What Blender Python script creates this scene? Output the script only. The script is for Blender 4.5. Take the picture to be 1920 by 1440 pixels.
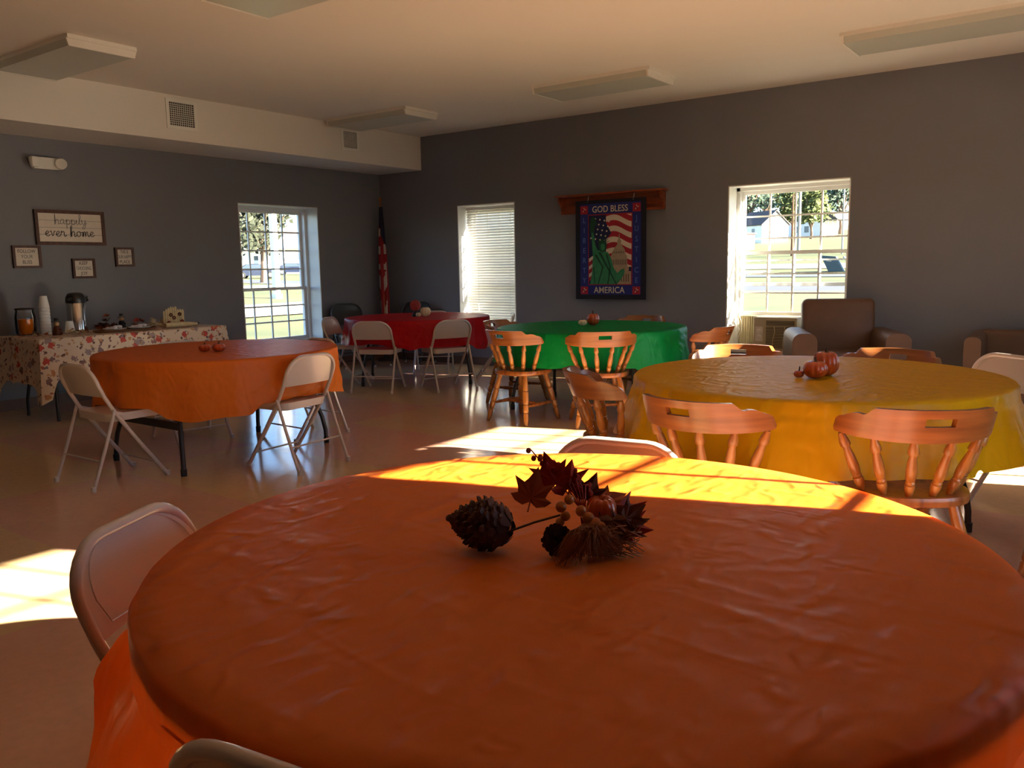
import bpy, bmesh, math, random
from mathutils import Vector, Matrix, noise
R = math.radians
PI = math.pi
random.seed(7)
for o in list(bpy.data.objects):
    bpy.data.objects.remove(o)
SC = bpy.context.scene
COL = SC.collection

# ------------------------------------------------------------------ camera
# room axes: corner of the two seen walls at the origin, x along wall_back, -y along wall_left, z up
CAM_LOC = Vector((8.573, -8.666, 1.297))
YAW, PITCH, ROLL, FPX = R(36.054), R(8.071), R(0.977), 1554.86
fw = Vector((-math.sin(YAW)*math.cos(PITCH), math.cos(YAW)*math.cos(PITCH), -math.sin(PITCH)))
rt = Vector((math.cos(YAW), math.sin(YAW), 0.0))
dn = fw.cross(rt)
r2 = rt*math.cos(ROLL) + dn*math.sin(ROLL)
d2 = -rt*math.sin(ROLL) + dn*math.cos(ROLL)
cam = bpy.data.cameras.new('camera')
cam.sensor_width = 36.0
cam.lens = FPX/1920*36.0
cam.clip_end = 800
camo = bpy.data.objects.new('camera', cam)
COL.objects.link(camo)
m = Matrix((r2, -d2, -fw)).transposed().to_4x4()
m.translation = CAM_LOC
camo.matrix_world = m
SC.camera = camo

# ------------------------------------------------------------------ light
SUN_AZ = Vector((0.9538, 0.3004))          # towards the sun, horizontally
SUN_EL = math.atan(0.393)
world = bpy.data.worlds.new('world')
SC.world = world
world.use_nodes = True
nt = world.node_tree
bg = nt.nodes['Background']
sky = nt.nodes.new('ShaderNodeTexSky')
sky.sky_type = 'NISHITA'
sky.sun_disc = False
sky.sun_elevation = SUN_EL
sky.sun_rotation = math.atan2(SUN_AZ.x, SUN_AZ.y)
sky.air_density = 0.8
sky.dust_density = 0.1
sky.ozone_density = 3.0
nt.links.new(sky.outputs[0], bg.inputs[0])
bg.inputs[1].default_value = 0.34
sl = bpy.data.lights.new('sun', 'SUN')
sl.energy = 42.0
sl.angle = R(0.6)
sl.color = (1.0, 0.88, 0.70)
so = bpy.data.objects.new('sun_offscreen', sl)
COL.objects.link(so)
sdir = Vector((SUN_AZ.x*math.cos(SUN_EL), SUN_AZ.y*math.cos(SUN_EL), math.sin(SUN_EL)))
so.rotation_euler = sdir.to_track_quat('Z', 'Y').to_euler()
so.location = (20, 8, 14)
SC.view_settings.view_transform = 'Standard'
SC.view_settings.look = 'None'
SC.view_settings.gamma = 1.0
SC.view_settings.use_curve_mapping = False
SC.view_settings.exposure = 1.12

# ------------------------------------------------------------------ materials
MATS = {}
def srgb(r, g, b):
    f = lambda c: (c/255/12.92) if c/255 <= .04045 else ((c/255+.055)/1.055)**2.4
    return (f(r), f(g), f(b), 1.0)
def mat(name, col, rough=0.6, metal=0.0, spec=0.5, var=0.0, vscale=8.0, bump=0.0, bscale=60.0, coat=0.0, stretch=(1,1,1), col2=None):
    """principled surface with optional noise variation of the colour and fine relief"""
    mt = bpy.data.materials.new(name); mt.use_nodes = True
    n = mt.node_tree; p = n.nodes['Principled BSDF']
    p.inputs['Base Color'].default_value = col
    p.inputs['Roughness'].default_value = rough
    p.inputs['Metallic'].default_value = metal
    p.inputs['Specular IOR Level'].default_value = spec
    p.inputs['Coat Weight'].default_value = coat
    tc = n.nodes.new('ShaderNodeTexCoord')
    mp = n.nodes.new('ShaderNodeMapping'); mp.inputs['Scale'].default_value = stretch
    n.links.new(tc.outputs['Object'], mp.inputs[0])
    if var or col2:
        nz = n.nodes.new('ShaderNodeTexNoise'); nz.inputs['Scale'].default_value = vscale; nz.inputs['Detail'].default_value = 5
        n.links.new(mp.outputs[0], nz.inputs[0])
        mx = n.nodes.new('ShaderNodeMix'); mx.data_type = 'RGBA'
        mx.inputs[6].default_value = col
        mx.inputs[7].default_value = col2 if col2 else tuple(c*(1-var) for c in col[:3])+(1,)
        rp = n.nodes.new('ShaderNodeValToRGB'); rp.color_ramp.elements[0].position = .35; rp.color_ramp.elements[1].position = .68
        n.links.new(nz.outputs[0], rp.inputs[0]); n.links.new(rp.outputs[0], mx.inputs[0])
        n.links.new(mx.outputs[2], p.inputs['Base Color'])
    if bump:
        nb = n.nodes.new('ShaderNodeTexNoise'); nb.inputs['Scale'].default_value = bscale; nb.inputs['Detail'].default_value = 4
        n.links.new(mp.outputs[0], nb.inputs[0])
        bp = n.nodes.new('ShaderNodeBump'); bp.inputs['Strength'].default_value = bump; bp.inputs['Distance'].default_value = .01
        n.links.new(nb.outputs[0], bp.inputs['Height']); n.links.new(bp.outputs[0], p.inputs['Normal'])
    MATS[name] = mt
    return mt
def cloth_mat(name, col, trans=.45, rough=.42):
    """thin plastic table cover: glossy, see-through to light, crumpled"""
    mt = mat(name, col, rough, spec=.35)
    n = mt.node_tree; p = n.nodes['Principled BSDF']; out = n.nodes['Material Output']
    tc = n.nodes.new('ShaderNodeTexCoord')
    hs = []
    for sc, st, ro in ((9, (1, 4.2, 1), .5), (14, (3.2, 1, 1), -.4), (34, (1.5, 1, 1), 1.1)):
        mp = n.nodes.new('ShaderNodeMapping'); mp.inputs['Scale'].default_value = st; mp.inputs['Rotation'].default_value = (0, 0, ro)
        n.links.new(tc.outputs['Object'], mp.inputs[0])
        nz = n.nodes.new('ShaderNodeTexNoise'); nz.noise_type = 'RIDGED_MULTIFRACTAL'
        nz.inputs['Scale'].default_value = sc*.35; nz.inputs['Detail'].default_value = 3; nz.inputs['Distortion'].default_value = .6
        n.links.new(mp.outputs[0], nz.inputs[0]); hs.append(nz.outputs[0])
    a = n.nodes.new('ShaderNodeMath'); a.operation = 'ADD'; n.links.new(hs[0], a.inputs[0]); n.links.new(hs[1], a.inputs[1])
    b = n.nodes.new('ShaderNodeMath'); b.operation = 'ADD'; n.links.new(a.outputs[0], b.inputs[0]); n.links.new(hs[2], b.inputs[1])
    bp = n.nodes.new('ShaderNodeBump'); bp.inputs['Strength'].default_value = .75; bp.inputs['Distance'].default_value = .010
    n.links.new(b.outputs[0], bp.inputs['Height']); n.links.new(bp.outputs[0], p.inputs['Normal'])
    tl = n.nodes.new('ShaderNodeBsdfTranslucent'); tl.inputs[0].default_value = col
    n.links.new(bp.outputs[0], tl.inputs['Normal'])
    mx = n.nodes.new('ShaderNodeMixShader'); mx.inputs[0].default_value = trans
    n.links.new(p.outputs[0], mx.inputs[1]); n.links.new(tl.outputs[0], mx.inputs[2]); n.links.new(mx.outputs[0], out.inputs[0])
    return mt
def wood_mat(name, c1, c2, rough=.32, scale=4.5, stretch=(1, 1, .07)):
    mt = bpy.data.materials.new(name); mt.use_nodes = True
    n = mt.node_tree; p = n.nodes['Principled BSDF']; p.inputs['Roughness'].default_value = rough
    p.inputs['Coat Weight'].default_value = .25; p.inputs['Coat Roughness'].default_value = .2
    tc = n.nodes.new('ShaderNodeTexCoord'); mp = n.nodes.new('ShaderNodeMapping'); mp.inputs['Scale'].default_value = stretch
    n.links.new(tc.outputs['Object'], mp.inputs[0])
    nz = n.nodes.new('ShaderNodeTexNoise'); nz.inputs['Scale'].default_value = scale*6; nz.inputs['Detail'].default_value = 5; nz.inputs['Distortion'].default_value = .35
    n.links.new(mp.outputs[0], nz.inputs[0])
    rp = n.nodes.new('ShaderNodeValToRGB'); rp.color_ramp.elements[0].color = c2; rp.color_ramp.elements[1].color = c1
    rp.color_ramp.elements[0].position = .3; rp.color_ramp.elements[1].position = .62
    n.links.new(nz.outputs[0], rp.inputs[0]); n.links.new(rp.outputs[0], p.inputs['Base Color'])
    MATS[name] = mt
    return mt
def glass_mat(name, tint=(.93, .95, .95, 1), refl=.06):
    mt = bpy.data.materials.new(name); mt.use_nodes = True
    n = mt.node_tree; out = n.nodes['Material Output']; n.nodes.remove(n.nodes['Principled BSDF'])
    t = n.nodes.new('ShaderNodeBsdfTransparent'); t.inputs[0].default_value = tint
    g = n.nodes.new('ShaderNodeBsdfGlossy'); g.inputs['Roughness'].default_value = .02
    f = n.nodes.new('ShaderNodeFresnel'); f.inputs[0].default_value = 1.3
    mx = n.nodes.new('ShaderNodeMixShader')
    n.links.new(f.outputs[0], mx.inputs[0]); n.links.new(t.outputs[0], mx.inputs[1]); n.links.new(g.outputs[0], mx.inputs[2]); n.links.new(mx.outputs[0], out.inputs[0])
    MATS[name] = mt
    return mt

mat('wall_paint', (.215, .217, .245, 1), .62, spec=.25, var=.06, vscale=1.3, bump=.05, bscale=140)
mat('ceiling_paint', (.78, .74, .68, 1), .8, spec=.2, bump=.04, bscale=90)
mat('white_trim', (.80, .79, .75, 1), .42, var=.04)
mat('vinyl', (.78, .77, .74, 1), .35)
mat('base_cove', srgb(112, 84, 66), .5, var=.15)
mat('lens', (.50, .52, .47, 1), .35)
mat('fixture', (.80, .78, .72, 1), .4)
mat('dark_void', (.03, .028, .025, 1), .8)
mat('beige_steel', (.60, .515, .47, 1), .28, spec=.5, coat=.3)
mat('steel_dark', (.035, .033, .034, 1), .38, metal=.3)
mat('grey_tube', (.30, .29, .30, 1), .3, metal=.8)
mat('rubber', (.02, .02, .02, 1), .7)
mat('white_cap', (.6, .56, .52, 1), .5)
mat('black_vinyl', (.012, .012, .013, 1), .35, bump=.1, bscale=90)
mat('chrome', (.62, .61, .6, 1), .16, metal=1.0)
mat('table_plastic', (.55, .53, .49, 1), .5, var=.12, vscale=60)
wood_mat('oak', srgb(176, 116, 54), srgb(130, 74, 30))
wood_mat('oak_dark', srgb(158, 96, 46), srgb(110, 58, 24))
wood_mat('oak_rail', srgb(160, 96, 46), srgb(108, 58, 24), stretch=(.08, .08, 1))
wood_mat('shelf_wood', srgb(150, 66, 26), srgb(102, 38, 14), stretch=(.12, 1, 1))
wood_mat('sign_frame', srgb(92, 52, 36), srgb(56, 28, 20), rough=.6)
wood_mat('pole_wood', srgb(170, 92, 40), srgb(120, 58, 22))
cloth_mat('cloth_orange', srgb(246, 134, 46))
cloth_mat('cloth_red', srgb(214, 18, 30))
cloth_mat('cloth_green', srgb(8, 170, 84))
cloth_mat('cloth_yellow', srgb(244, 190, 16))
mat('leather', srgb(108, 76, 54), .5, var=.18, vscale=5, bump=.12, bscale=120)
glass_mat('pane_glass')
glass_mat('jar_glass', (.96, .95, .93, 1))
mat('juice', srgb(226, 120, 14), .25)
mat('cup_foam', (.80, .80, .80, 1), .55)
mat('black_plastic', (.012, .012, .012, 1), .35)
mat('pumpkin', srgb(196, 74, 20), .3, var=.25, vscale=18, coat=.3)
mat('pumpkin_deep', srgb(190, 78, 30), .28, var=.3, vscale=22, coat=.4)
mat('pumpkin_white', srgb(226, 206, 168), .5, var=.15, vscale=14)
mat('stem', srgb(84, 60, 30), .7, var=.3)
mat('cone_brown', srgb(84, 44, 28), .65, var=.45, vscale=30)
mat('leaf_red', srgb(170, 34, 22), .55, var=.35, vscale=16)
mat('leaf_rust', srgb(172, 72, 24), .55, var=.35, vscale=16)
mat('leaf_brown', srgb(104, 46, 26), .6, var=.35, vscale=16)
mat('leaf_cream', srgb(226, 206, 160), .7, var=.2, vscale=18)
mat('berry', srgb(190, 112, 50), .35)
mat('raffia', srgb(158, 96, 56), .75, var=.3, vscale=40)
mat('tray', srgb(120, 74, 40), .5, var=.2)
mat('tray_dark', srgb(52, 30, 24), .5)
mat('plate', srgb(220, 216, 212), .35)
mat('icing', srgb(224, 220, 226), .6, var=.12, vscale=30)
mat('face_tan', srgb(206, 164, 116), .6)
mat('doll_black', srgb(26, 20, 24), .7)
mat('hat_band', srgb(170, 160, 150), .6)
mat('board_white', srgb(226, 214, 202), .7, var=.06, vscale=20)
mat('ink', srgb(40, 36, 36), .7)
mat('ink_soft', srgb(84, 92, 92), .7)
mat('mat_dark', srgb(46, 32, 28), .9, bump=.3, bscale=200)
mat('ac_cream', srgb(196, 184, 152), .5)
mat('ac_dark', srgb(74, 64, 48), .6)
mat('cord', (.75, .74, .72, 1), .6)
mat('flag_red', srgb(150, 14, 22), .7)
mat('flag_white', srgb(206, 190, 180), .7)
mat('flag_blue', srgb(16, 20, 52), .7)
mat('gold_fringe', srgb(196, 140, 84), .6)
mat('ban_black', srgb(20, 16, 34), .75)
mat('ban_blue', srgb(26, 38, 120), .75)
mat('ban_red', srgb(170, 24, 44), .75)
mat('ban_white', srgb(222, 206, 186), .75)
mat('ban_letter', srgb(92, 120, 196), .75)
mat('ban_green', srgb(54, 140, 94), .75, var=.25, vscale=20)
mat('ban_dkgreen', srgb(20, 76, 52), .75)
mat('ban_navy', srgb(22, 26, 74), .75)
mat('ban_stone', srgb(180, 156, 128), .75, var=.15, vscale=40)
mat('ban_stone_dk', srgb(96, 76, 60), .75)
mat('grass', srgb(72, 74, 36), .9, var=.0, vscale=.35, col2=srgb(50, 62, 28), bump=.5, bscale=5)
mat('asphalt', srgb(60, 66, 82), .85, var=.1, vscale=1)
mat('concrete', srgb(150, 144, 134), .85, var=.08, vscale=1)
mat('siding_white', srgb(226, 224, 218), .7)
mat('siding_grey', srgb(140, 146, 158), .7)
mat('roof_grey', srgb(84, 76, 74), .85, var=.15, vscale=3)
mat('brick_far', srgb(150, 70, 62), .8)
mat('win_dark', srgb(60, 72, 84), .2)
mat('bark', srgb(92, 74, 60), .9, var=.3, vscale=6)
mat('leaf_green', srgb(50, 66, 28), .8, var=.4, vscale=1.2, col2=srgb(92, 98, 42))
mat('leaf_dark', srgb(36, 44, 32), .8, var=.4, vscale=1.2, col2=srgb(60, 64, 46))
mat('leaf_bluegreen', srgb(34, 56, 48), .8, var=.4, vscale=1.2, col2=srgb(60, 78, 50))
mat('pole_grey', srgb(140, 134, 126), .8)
mat('pole_brown', srgb(120, 76, 46), .8)
mat('car_blue', srgb(30, 37, 58), .3, coat=.6)
mat('car_dark', srgb(54, 50, 50), .4)
mat('tyre', srgb(28, 28, 28), .8)
mat('hub_silver', srgb(190, 190, 190), .3, metal=.6)
mat('dumpster', srgb(60, 74, 80), .6, var=.15, vscale=3)
mat('dumpster_lid', srgb(58, 84, 112), .5)

def floor_material():
    mt = bpy.data.materials.new('floor_vct'); mt.use_nodes = True
    n = mt.node_tree; p = n.nodes['Principled BSDF']
    geo = n.nodes.new('ShaderNodeNewGeometry')
    sx = n.nodes.new('ShaderNodeSeparateXYZ'); n.links.new(geo.outputs['Position'], sx.inputs[0])
    def mth(op, a, b=None, v=None):
        q = n.nodes.new('ShaderNodeMath'); q.operation = op
        n.links.new(a, q.inputs[0])
        if b is not None: n.links.new(b, q.inputs[1])
        if v is not None: q.inputs[1].default_value = v
        return q.outputs[0]
    # blocks of three tiles laid in two tones
    by = mth('FLOOR', mth('DIVIDE', mth('ADD', sx.outputs[1], v=12.87), v=1.0), v=0)
    bx = mth('FLOOR', mth('DIVIDE', mth('ADD', sx.outputs[0], v=.62), v=2.0), v=0)
    ck = mth('PINGPONG', mth('ADD', by, bx), v=1.0)
    cmb = n.nodes.new('ShaderNodeCombineXYZ')
    n.links.new(mth('FLOOR', mth('DIVIDE', sx.outputs[0], v=.3048), v=0), cmb.inputs[0]); n.links.new(mth('FLOOR', mth('DIVIDE', sx.outputs[1], v=.3048), v=0), cmb.inputs[1])
    wn = n.nodes.new('ShaderNodeTexWhiteNoise'); n.links.new(cmb.outputs[0], wn.inputs[0])
    m1 = n.nodes.new('ShaderNodeMix'); m1.data_type = 'RGBA'
    m1.inputs[6].default_value = srgb(204, 160, 138); m1.inputs[7].default_value = srgb(204, 172, 130)
    n.links.new(ck, m1.inputs[0])
    nz = n.nodes.new('ShaderNodeTexNoise'); nz.inputs['Scale'].default_value = 26; nz.inputs['Detail'].default_value = 6
    n.links.new(geo.outputs['Position'], nz.inputs[0])
    hv = n.nodes.new('ShaderNodeHueSaturation')
    val = mth('ADD', mth('MULTIPLY', wn.outputs[0], v=.05), mth('MULTIPLY', nz.outputs[0], v=.22))
    n.links.new(mth('ADD', val, v=.84), hv.inputs['Value']); n.links.new(m1.outputs[2], hv.inputs['Color'])
    n.links.new(hv.outputs[0], p.inputs['Base Color'])
    p.inputs['Roughness'].default_value = .14
    p.inputs['Specular IOR Level'].default_value = .55
    nb = n.nodes.new('ShaderNodeTexNoise'); nb.inputs['Scale'].default_value = 7; nb.inputs['Detail'].default_value = 3
    n.links.new(geo.outputs['Position'], nb.inputs[0])
    bp = n.nodes.new('ShaderNodeBump'); bp.inputs['Strength'].default_value = .05; bp.inputs['Distance'].default_value = .02
    n.links.new(nb.outputs[0], bp.inputs['Height']); n.links.new(bp.outputs[0], p.inputs['Normal'])
    MATS['floor_vct'] = mt
floor_material()

def leaf_print_material():
    """cream paper cloth printed with scattered autumn leaves"""
    mt = mat('leaf_print', srgb(222, 200, 176), .6)
    n = mt.node_tree; p = n.nodes['Principled BSDF']
    tc = n.nodes.new('ShaderNodeTexCoord')
    nz = n.nodes.new('ShaderNodeTexNoise'); nz.inputs['Scale'].default_value = 38; nz.inputs['Detail'].default_value = 2
    n.links.new(tc.outputs['Object'], nz.inputs[0])
    ad = n.nodes.new('ShaderNodeVectorMath'); ad.operation = 'SCALE'; ad.inputs['Scale'].default_value = .05
    n.links.new(nz.outputs['Color'], ad.inputs[0])
    av = n.nodes.new('ShaderNodeVectorMath'); av.operation = 'ADD'
    n.links.new(tc.outputs['Object'], av.inputs[0]); n.links.new(ad.outputs[0], av.inputs[1])
    cur = srgb(222, 200, 176); prev = None
    for sc, thr, cols in ((12, .38, (srgb(196, 66, 50), srgb(130, 98, 96), srgb(196, 132, 84), srgb(160, 134, 130))), (26, .34, (srgb(104, 62, 54), srgb(176, 92, 70), srgb(120, 104, 112), srgb(190, 140, 90)))):
        v = n.nodes.new('ShaderNodeTexVoronoi'); v.inputs['Scale'].default_value = sc
        n.links.new(av.outputs[0], v.inputs[0])
        lt = n.nodes.new('ShaderNodeMath'); lt.operation = 'LESS_THAN'; lt.inputs[1].default_value = thr
        n.links.new(v.outputs['Distance'], lt.inputs[0])
        sp = n.nodes.new('ShaderNodeSeparateColor'); n.links.new(v.outputs['Color'], sp.inputs[0])
        on = n.nodes.new('ShaderNodeMath'); on.operation = 'LESS_THAN'; on.inputs[1].default_value = .72
        n.links.new(sp.outputs[1], on.inputs[0])
        rp = n.nodes.new('ShaderNodeValToRGB'); rp.color_ramp.interpolation = 'CONSTANT'
        e = rp.color_ramp.elements; e[0].color = cols[0]; e[1].position = .3; e[1].color = cols[1]
        for pos, c in ((.55, cols[2]), (.78, cols[3])):
            q = e.new(pos); q.color = c
        n.links.new(sp.outputs[0], rp.inputs[0])
        ml = n.nodes.new('ShaderNodeMath'); ml.operation = 'MULTIPLY'; n.links.new(lt.outputs[0], ml.inputs[0]); n.links.new(on.outputs[0], ml.inputs[1])
        mx = n.nodes.new('ShaderNodeMix'); mx.data_type = 'RGBA'
        if prev is None: mx.inputs[6].default_value = cur
        else: n.links.new(prev, mx.inputs[6])
        n.links.new(rp.outputs[0], mx.inputs[7]); n.links.new(ml.outputs[0], mx.inputs[0]); prev = mx.outputs[2]
    n.links.new(prev, p.inputs['Base Color'])
leaf_print_material()

def translucent(name, col, f=.45, rough=.5):
    mt = mat(name, col, rough)
    n = mt.node_tree; p = n.nodes['Principled BSDF']; out = n.nodes['Material Output']
    tl = n.nodes.new('ShaderNodeBsdfTranslucent'); tl.inputs[0].default_value = col
    mx = n.nodes.new('ShaderNodeMixShader'); mx.inputs[0].default_value = f
    n.links.new(p.outputs[0], mx.inputs[1]); n.links.new(tl.outputs[0], mx.inputs[2]); n.links.new(mx.outputs[0], out.inputs[0])
translucent('blind_slat', (.74, .72, .67, 1), .22)

# ------------------------------------------------------------------ helpers
class MB:
    """collects shapes and links them as one mesh object"""
    def __init__(s): s.v = []; s.f = []; s.mi = []; s.cur = 0
    def add(s, vs, fs):
        b = len(s.v); s.v += [Vector(q) for q in vs]
        for f in fs: s.f.append([b+i for i in f]); s.mi.append(s.cur)
        return s
    def box(s, c, d, rot=None, bev=0.0, seg=2):
        c = Vector(c); hx, hy, hz = d[0]/2, d[1]/2, d[2]/2
        if bev:
            bm = bmesh.new(); bmesh.ops.create_cube(bm, size=1.0)
            for v in bm.verts: v.co = Vector((v.co.x*d[0], v.co.y*d[1], v.co.z*d[2]))
            bmesh.ops.bevel(bm, geom=bm.edges[:], offset=min(bev, min(d)*.49), segments=seg, profile=.5, affect='EDGES')
            bm.verts.index_update()
            vs = [v.co.copy() for v in bm.verts]; fs = [[v.index for v in f.verts] for f in bm.faces]; bm.free()
        else:
            vs = [Vector((x, y, z)) for x in (-hx, hx) for y in (-hy, hy) for z in (-hz, hz)]
            fs = [(0, 1, 3, 2), (4, 6, 7, 5), (0, 4, 5, 1), (2, 3, 7, 6), (0, 2, 6, 4), (1, 5, 7, 3)]
        if rot is not None: vs = [rot @ v for v in vs]
        return s.add([v+c for v in vs], fs)
    def bb(s, x0, x1, y0, y1, z0, z1, bev=0.0, seg=2):
        return s.box(((x0+x1)/2, (y0+y1)/2, (z0+z1)/2), (abs(x1-x0), abs(y1-y0), abs(z1-z0)), None, bev, seg)
    def tube(s, pts, r, n=8, caps=True, closed=False):
        pts = [Vector(p) for p in pts]; k = len(pts)
        rs = r if isinstance(r, (list, tuple)) else [r]*k
        vs = []; up = None
        for i, p in enumerate(pts):
            if closed: t = pts[(i+1) % k]-pts[i-1]
            else: t = pts[min(i+1, k-1)]-pts[max(i-1, 0)]
            t.normalize()
            if up is None:
                up = Vector((0, 0, 1)) if abs(t.z) < .9 else Vector((1, 0, 0))
            a = t.cross(up)
            if a.length < 1e-5: a = t.orthogonal()
            a.normalize(); b = t.cross(a); up = -b if False else a.cross(t)
            for j in range(n):
                q = 2*PI*j/n
                vs.append(p+(a*math.cos(q)+b*math.sin(q))*rs[i])
        fs = []
        for i in range(k if closed else k-1):
            for j in range(n):
                i2 = (i+1) % k
                fs.append((i*n+j, i*n+(j+1) % n, i2*n+(j+1) % n, i2*n+j))
        if caps and not closed:
            fs.append(tuple(range(n-1, -1, -1))); fs.append(tuple(range((k-1)*n, k*n)))
        return s.add(vs, fs)
    def turned(s, a, b, prof, n=10):
        """lathe-turned member from a to b; prof = [(t, radius)]"""
        a = Vector(a); b = Vector(b)
        return s.tube([a.lerp(b, t) for t, _ in prof], [r for _, r in prof], n)
    def turned_k(s, k, a, b, prof, n=10): return s.turned(a, b, [(t, r*k) for t, r in prof], n)
    def lathe(s, prof, c=(0, 0, 0), n=24, rot=None, cap=True):
        c = Vector(c); vs = []
        for r, z in prof:
            for j in range(n):
                q = 2*PI*j/n; v = Vector((r*math.cos(q), r*math.sin(q), z))
                if rot is not None: v = rot @ v
                vs.append(v+c)
        k = len(prof); fs = [(i*n+j, i*n+(j+1) % n, (i+1)*n+(j+1) % n, (i+1)*n+j) for i in range(k-1) for j in range(n)]
        if cap: fs.append(tuple(range(n-1, -1, -1))); fs.append(tuple(range((k-1)*n, k*n)))
        return s.add(vs, fs)
    def prism(s, poly, t, M=None):
        """2-D outline in local xy extruded by t along local z; M places it"""
        k = len(poly); vs = [Vector((x, y, 0)) for x, y in poly]+[Vector((x, y, t)) for x, y in poly]
        if M is not None: vs = [M @ v for v in vs]
        fs = [tuple(range(k-1, -1, -1)), tuple(range(k, 2*k))]+[(i, (i+1) % k, k+(i+1) % k, k+i) for i in range(k)]
        return s.add(vs, fs)
    def ball(s, c, r, n=10, m=6, sc=(1, 1, 1)):
        prof = [(max(1e-4, math.sin(PI*i/m))*r, -math.cos(PI*i/m)*r) for i in range(m+1)]
        c = Vector(c); vs = []; 
        for rr, z in prof:
            for j in range(n):
                q = 2*PI*j/n; vs.append(c+Vector((rr*math.cos(q)*sc[0], rr*math.sin(q)*sc[1], z*sc[2])))
        return s.add(vs, [(i*n+j, i*n+(j+1) % n, (i+1)*n+(j+1) % n, (i+1)*n+j) for i in range(m) for j in range(n)])
    def data(s, name, mats, smooth=40):
        me = bpy.data.meshes.new(name)
        me.from_pydata([tuple(v) for v in s.v], [], s.f)
        for mm in (mats if isinstance(mats, (list, tuple)) else [mats]): me.materials.append(MATS[mm])
        if any(s.mi): me.polygons.foreach_set('material_index', s.mi)
        bm = bmesh.new(); bm.from_mesh(me); bmesh.ops.recalc_face_normals(bm, faces=bm.faces); bm.to_mesh(me); bm.free()
        if smooth:
            me.shade_smooth(); me.set_sharp_from_angle(angle=R(smooth))
        me.update()
        return me
    def build(s, name, mats, parent=None, smooth=40):
        o = bpy.data.objects.new(name, s.data(name, mats, smooth)); COL.objects.link(o)
        if parent is not None: o.parent = parent
        return o
def tag(o, label=None, cat=None, group=None, kind=None):
    if label: o['label'] = label
    if cat: o['category'] = cat
    if group: o['group'] = group
    if kind: o['kind'] = kind
    return o
def thing(name, label, cat, loc=(0, 0, 0), rz=0.0, group=None):
    o = bpy.data.objects.new(name, None); COL.objects.link(o)
    o.empty_display_size = .1
    o.location = loc; o.rotation_euler = (0, 0, rz)
    return tag(o, label, cat, group)
def kids(o): return list(o.children)
def copy_tree(o, loc=None, rz=None, label=None, group=None, parent=None):
    c = o.copy(); COL.objects.link(c); c.parent = parent
    for ch in kids(o): copy_tree(ch, parent=c)
    if loc is not None: c.location = loc
    if rz is not None: c.rotation_euler = (0, 0, rz)
    if label: c['label'] = label
    if group: c['group'] = group
    return c
def struct(o): o['kind'] = 'structure'; return o
def facing(dx, dy): return math.atan2(-dx, dy)     # rotation that turns local +y to (dx, dy)
def arc(cx, cy, r, a0, a1, n): return [(cx+r*math.cos(R(a0+(a1-a0)*i/n)), cy+r*math.sin(R(a0+(a1-a0)*i/n))) for i in range(n+1)]
def rrect(x0, x1, y0, y1, r, n=5):
    return arc(x1-r, y0+r, r, -90, 0, n)+arc(x1-r, y1-r, r, 0, 90, n)+arc(x0+r, y1-r, r, 90, 180, n)+arc(x0+r, y0+r, r, 180, 270, n)
DG = None
def text(name, body, size, material, parent, M, ext=.001, bold=0.0, sx=1.0, align='CENTER', spacing=1.0):
    cu = bpy.data.curves.new(name, 'FONT'); cu.body = body; cu.size = size; cu.extrude = ext; cu.offset = bold
    cu.align_x = align; cu.align_y = 'CENTER'; cu.resolution_u = 3; cu.space_character = spacing
    t = bpy.data.objects.new(name, cu); COL.objects.link(t)
    bpy.context.view_layer.update()
    me = bpy.data.meshes.new_from_object(t.evaluated_get(bpy.context.evaluated_depsgraph_get()))
    bpy.data.objects.remove(t)
    me.transform(M @ Matrix.Diagonal((sx, 1, 1, 1))); me.materials.clear(); me.materials.append(MATS[material])
    o = bpy.data.objects.new(name, me); COL.objects.link(o); o.parent = parent
    return o
def wall_M(kind, a, z, off):
    """matrix placing local (x right, y up, z out of wall) on wall_left or wall_back; a = position along the wall"""
    if kind == 'back':     # normal -y, right = +x
        return Matrix(((1, 0, 0, a), (0, 0, -1, -off), (0, 1, 0, z), (0, 0, 0, 1)))
    return Matrix(((0, 0, 1, off), (1, 0, 0, a), (0, 1, 0, z), (0, 0, 0, 1)))   # left wall: normal +x, right = +y

# ------------------------------------------------------------------ room shell
H = 3.05; TH = .34
XC = 9.19; YD = -12.6             # wall_right and wall_front (behind the camera)
SOFZ, SOFX = 2.611, .80
SILL, HEAD = .34, 2.105
def wall_with_openings(name, axis, at, outward, a0, a1, ops):
    """slab of thickness TH on the outer side of the plane axis=at with rectangular openings [(lo,hi,z0,z1)]"""
    b = MB(); o0, o1 = sorted((at, at+outward*TH))
    def put(p, q, z0, z1):
        if q-p < 1e-4 or z1-z0 < 1e-4: return
        if axis == 'y': b.bb(p, q, o0, o1, z0, z1)
        else: b.bb(o0, o1, p, q, z0, z1)
    cur = a0
    for lo, hi, z0, z1 in sorted(ops):
        put(cur, lo, -.15, H); put(lo, hi, -.15, z0); put(lo, hi, z1, H); cur = hi
    put(cur, a1, -.15, H)
    return struct(b.build(name, 'wall_paint', smooth=0))
W1 = (-2.395, -1.165); W2 = (1.414, 2.352); W3 = (5.153, 6.40)
C1 = (-2.90, -1.68); C2 = (-6.455, -5.235)      # out of frame; their sun patches show on floor and table
wall_with_openings('wall_left', 'x', 0, -1, YD-TH, TH, [W1+(SILL, HEAD)])
wall_with_openings('wall_back', 'y', 0, 1, 0, XC, [W2+(SILL, HEAD), W3+(SILL, HEAD)])
wall_with_openings('wall_right', 'x', XC, 1, YD-TH, TH, [C1+(SILL, HEAD), C2+(SILL, HEAD)])
wall_with_openings('wall_front', 'y', YD, -1, 0, XC, [])
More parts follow.
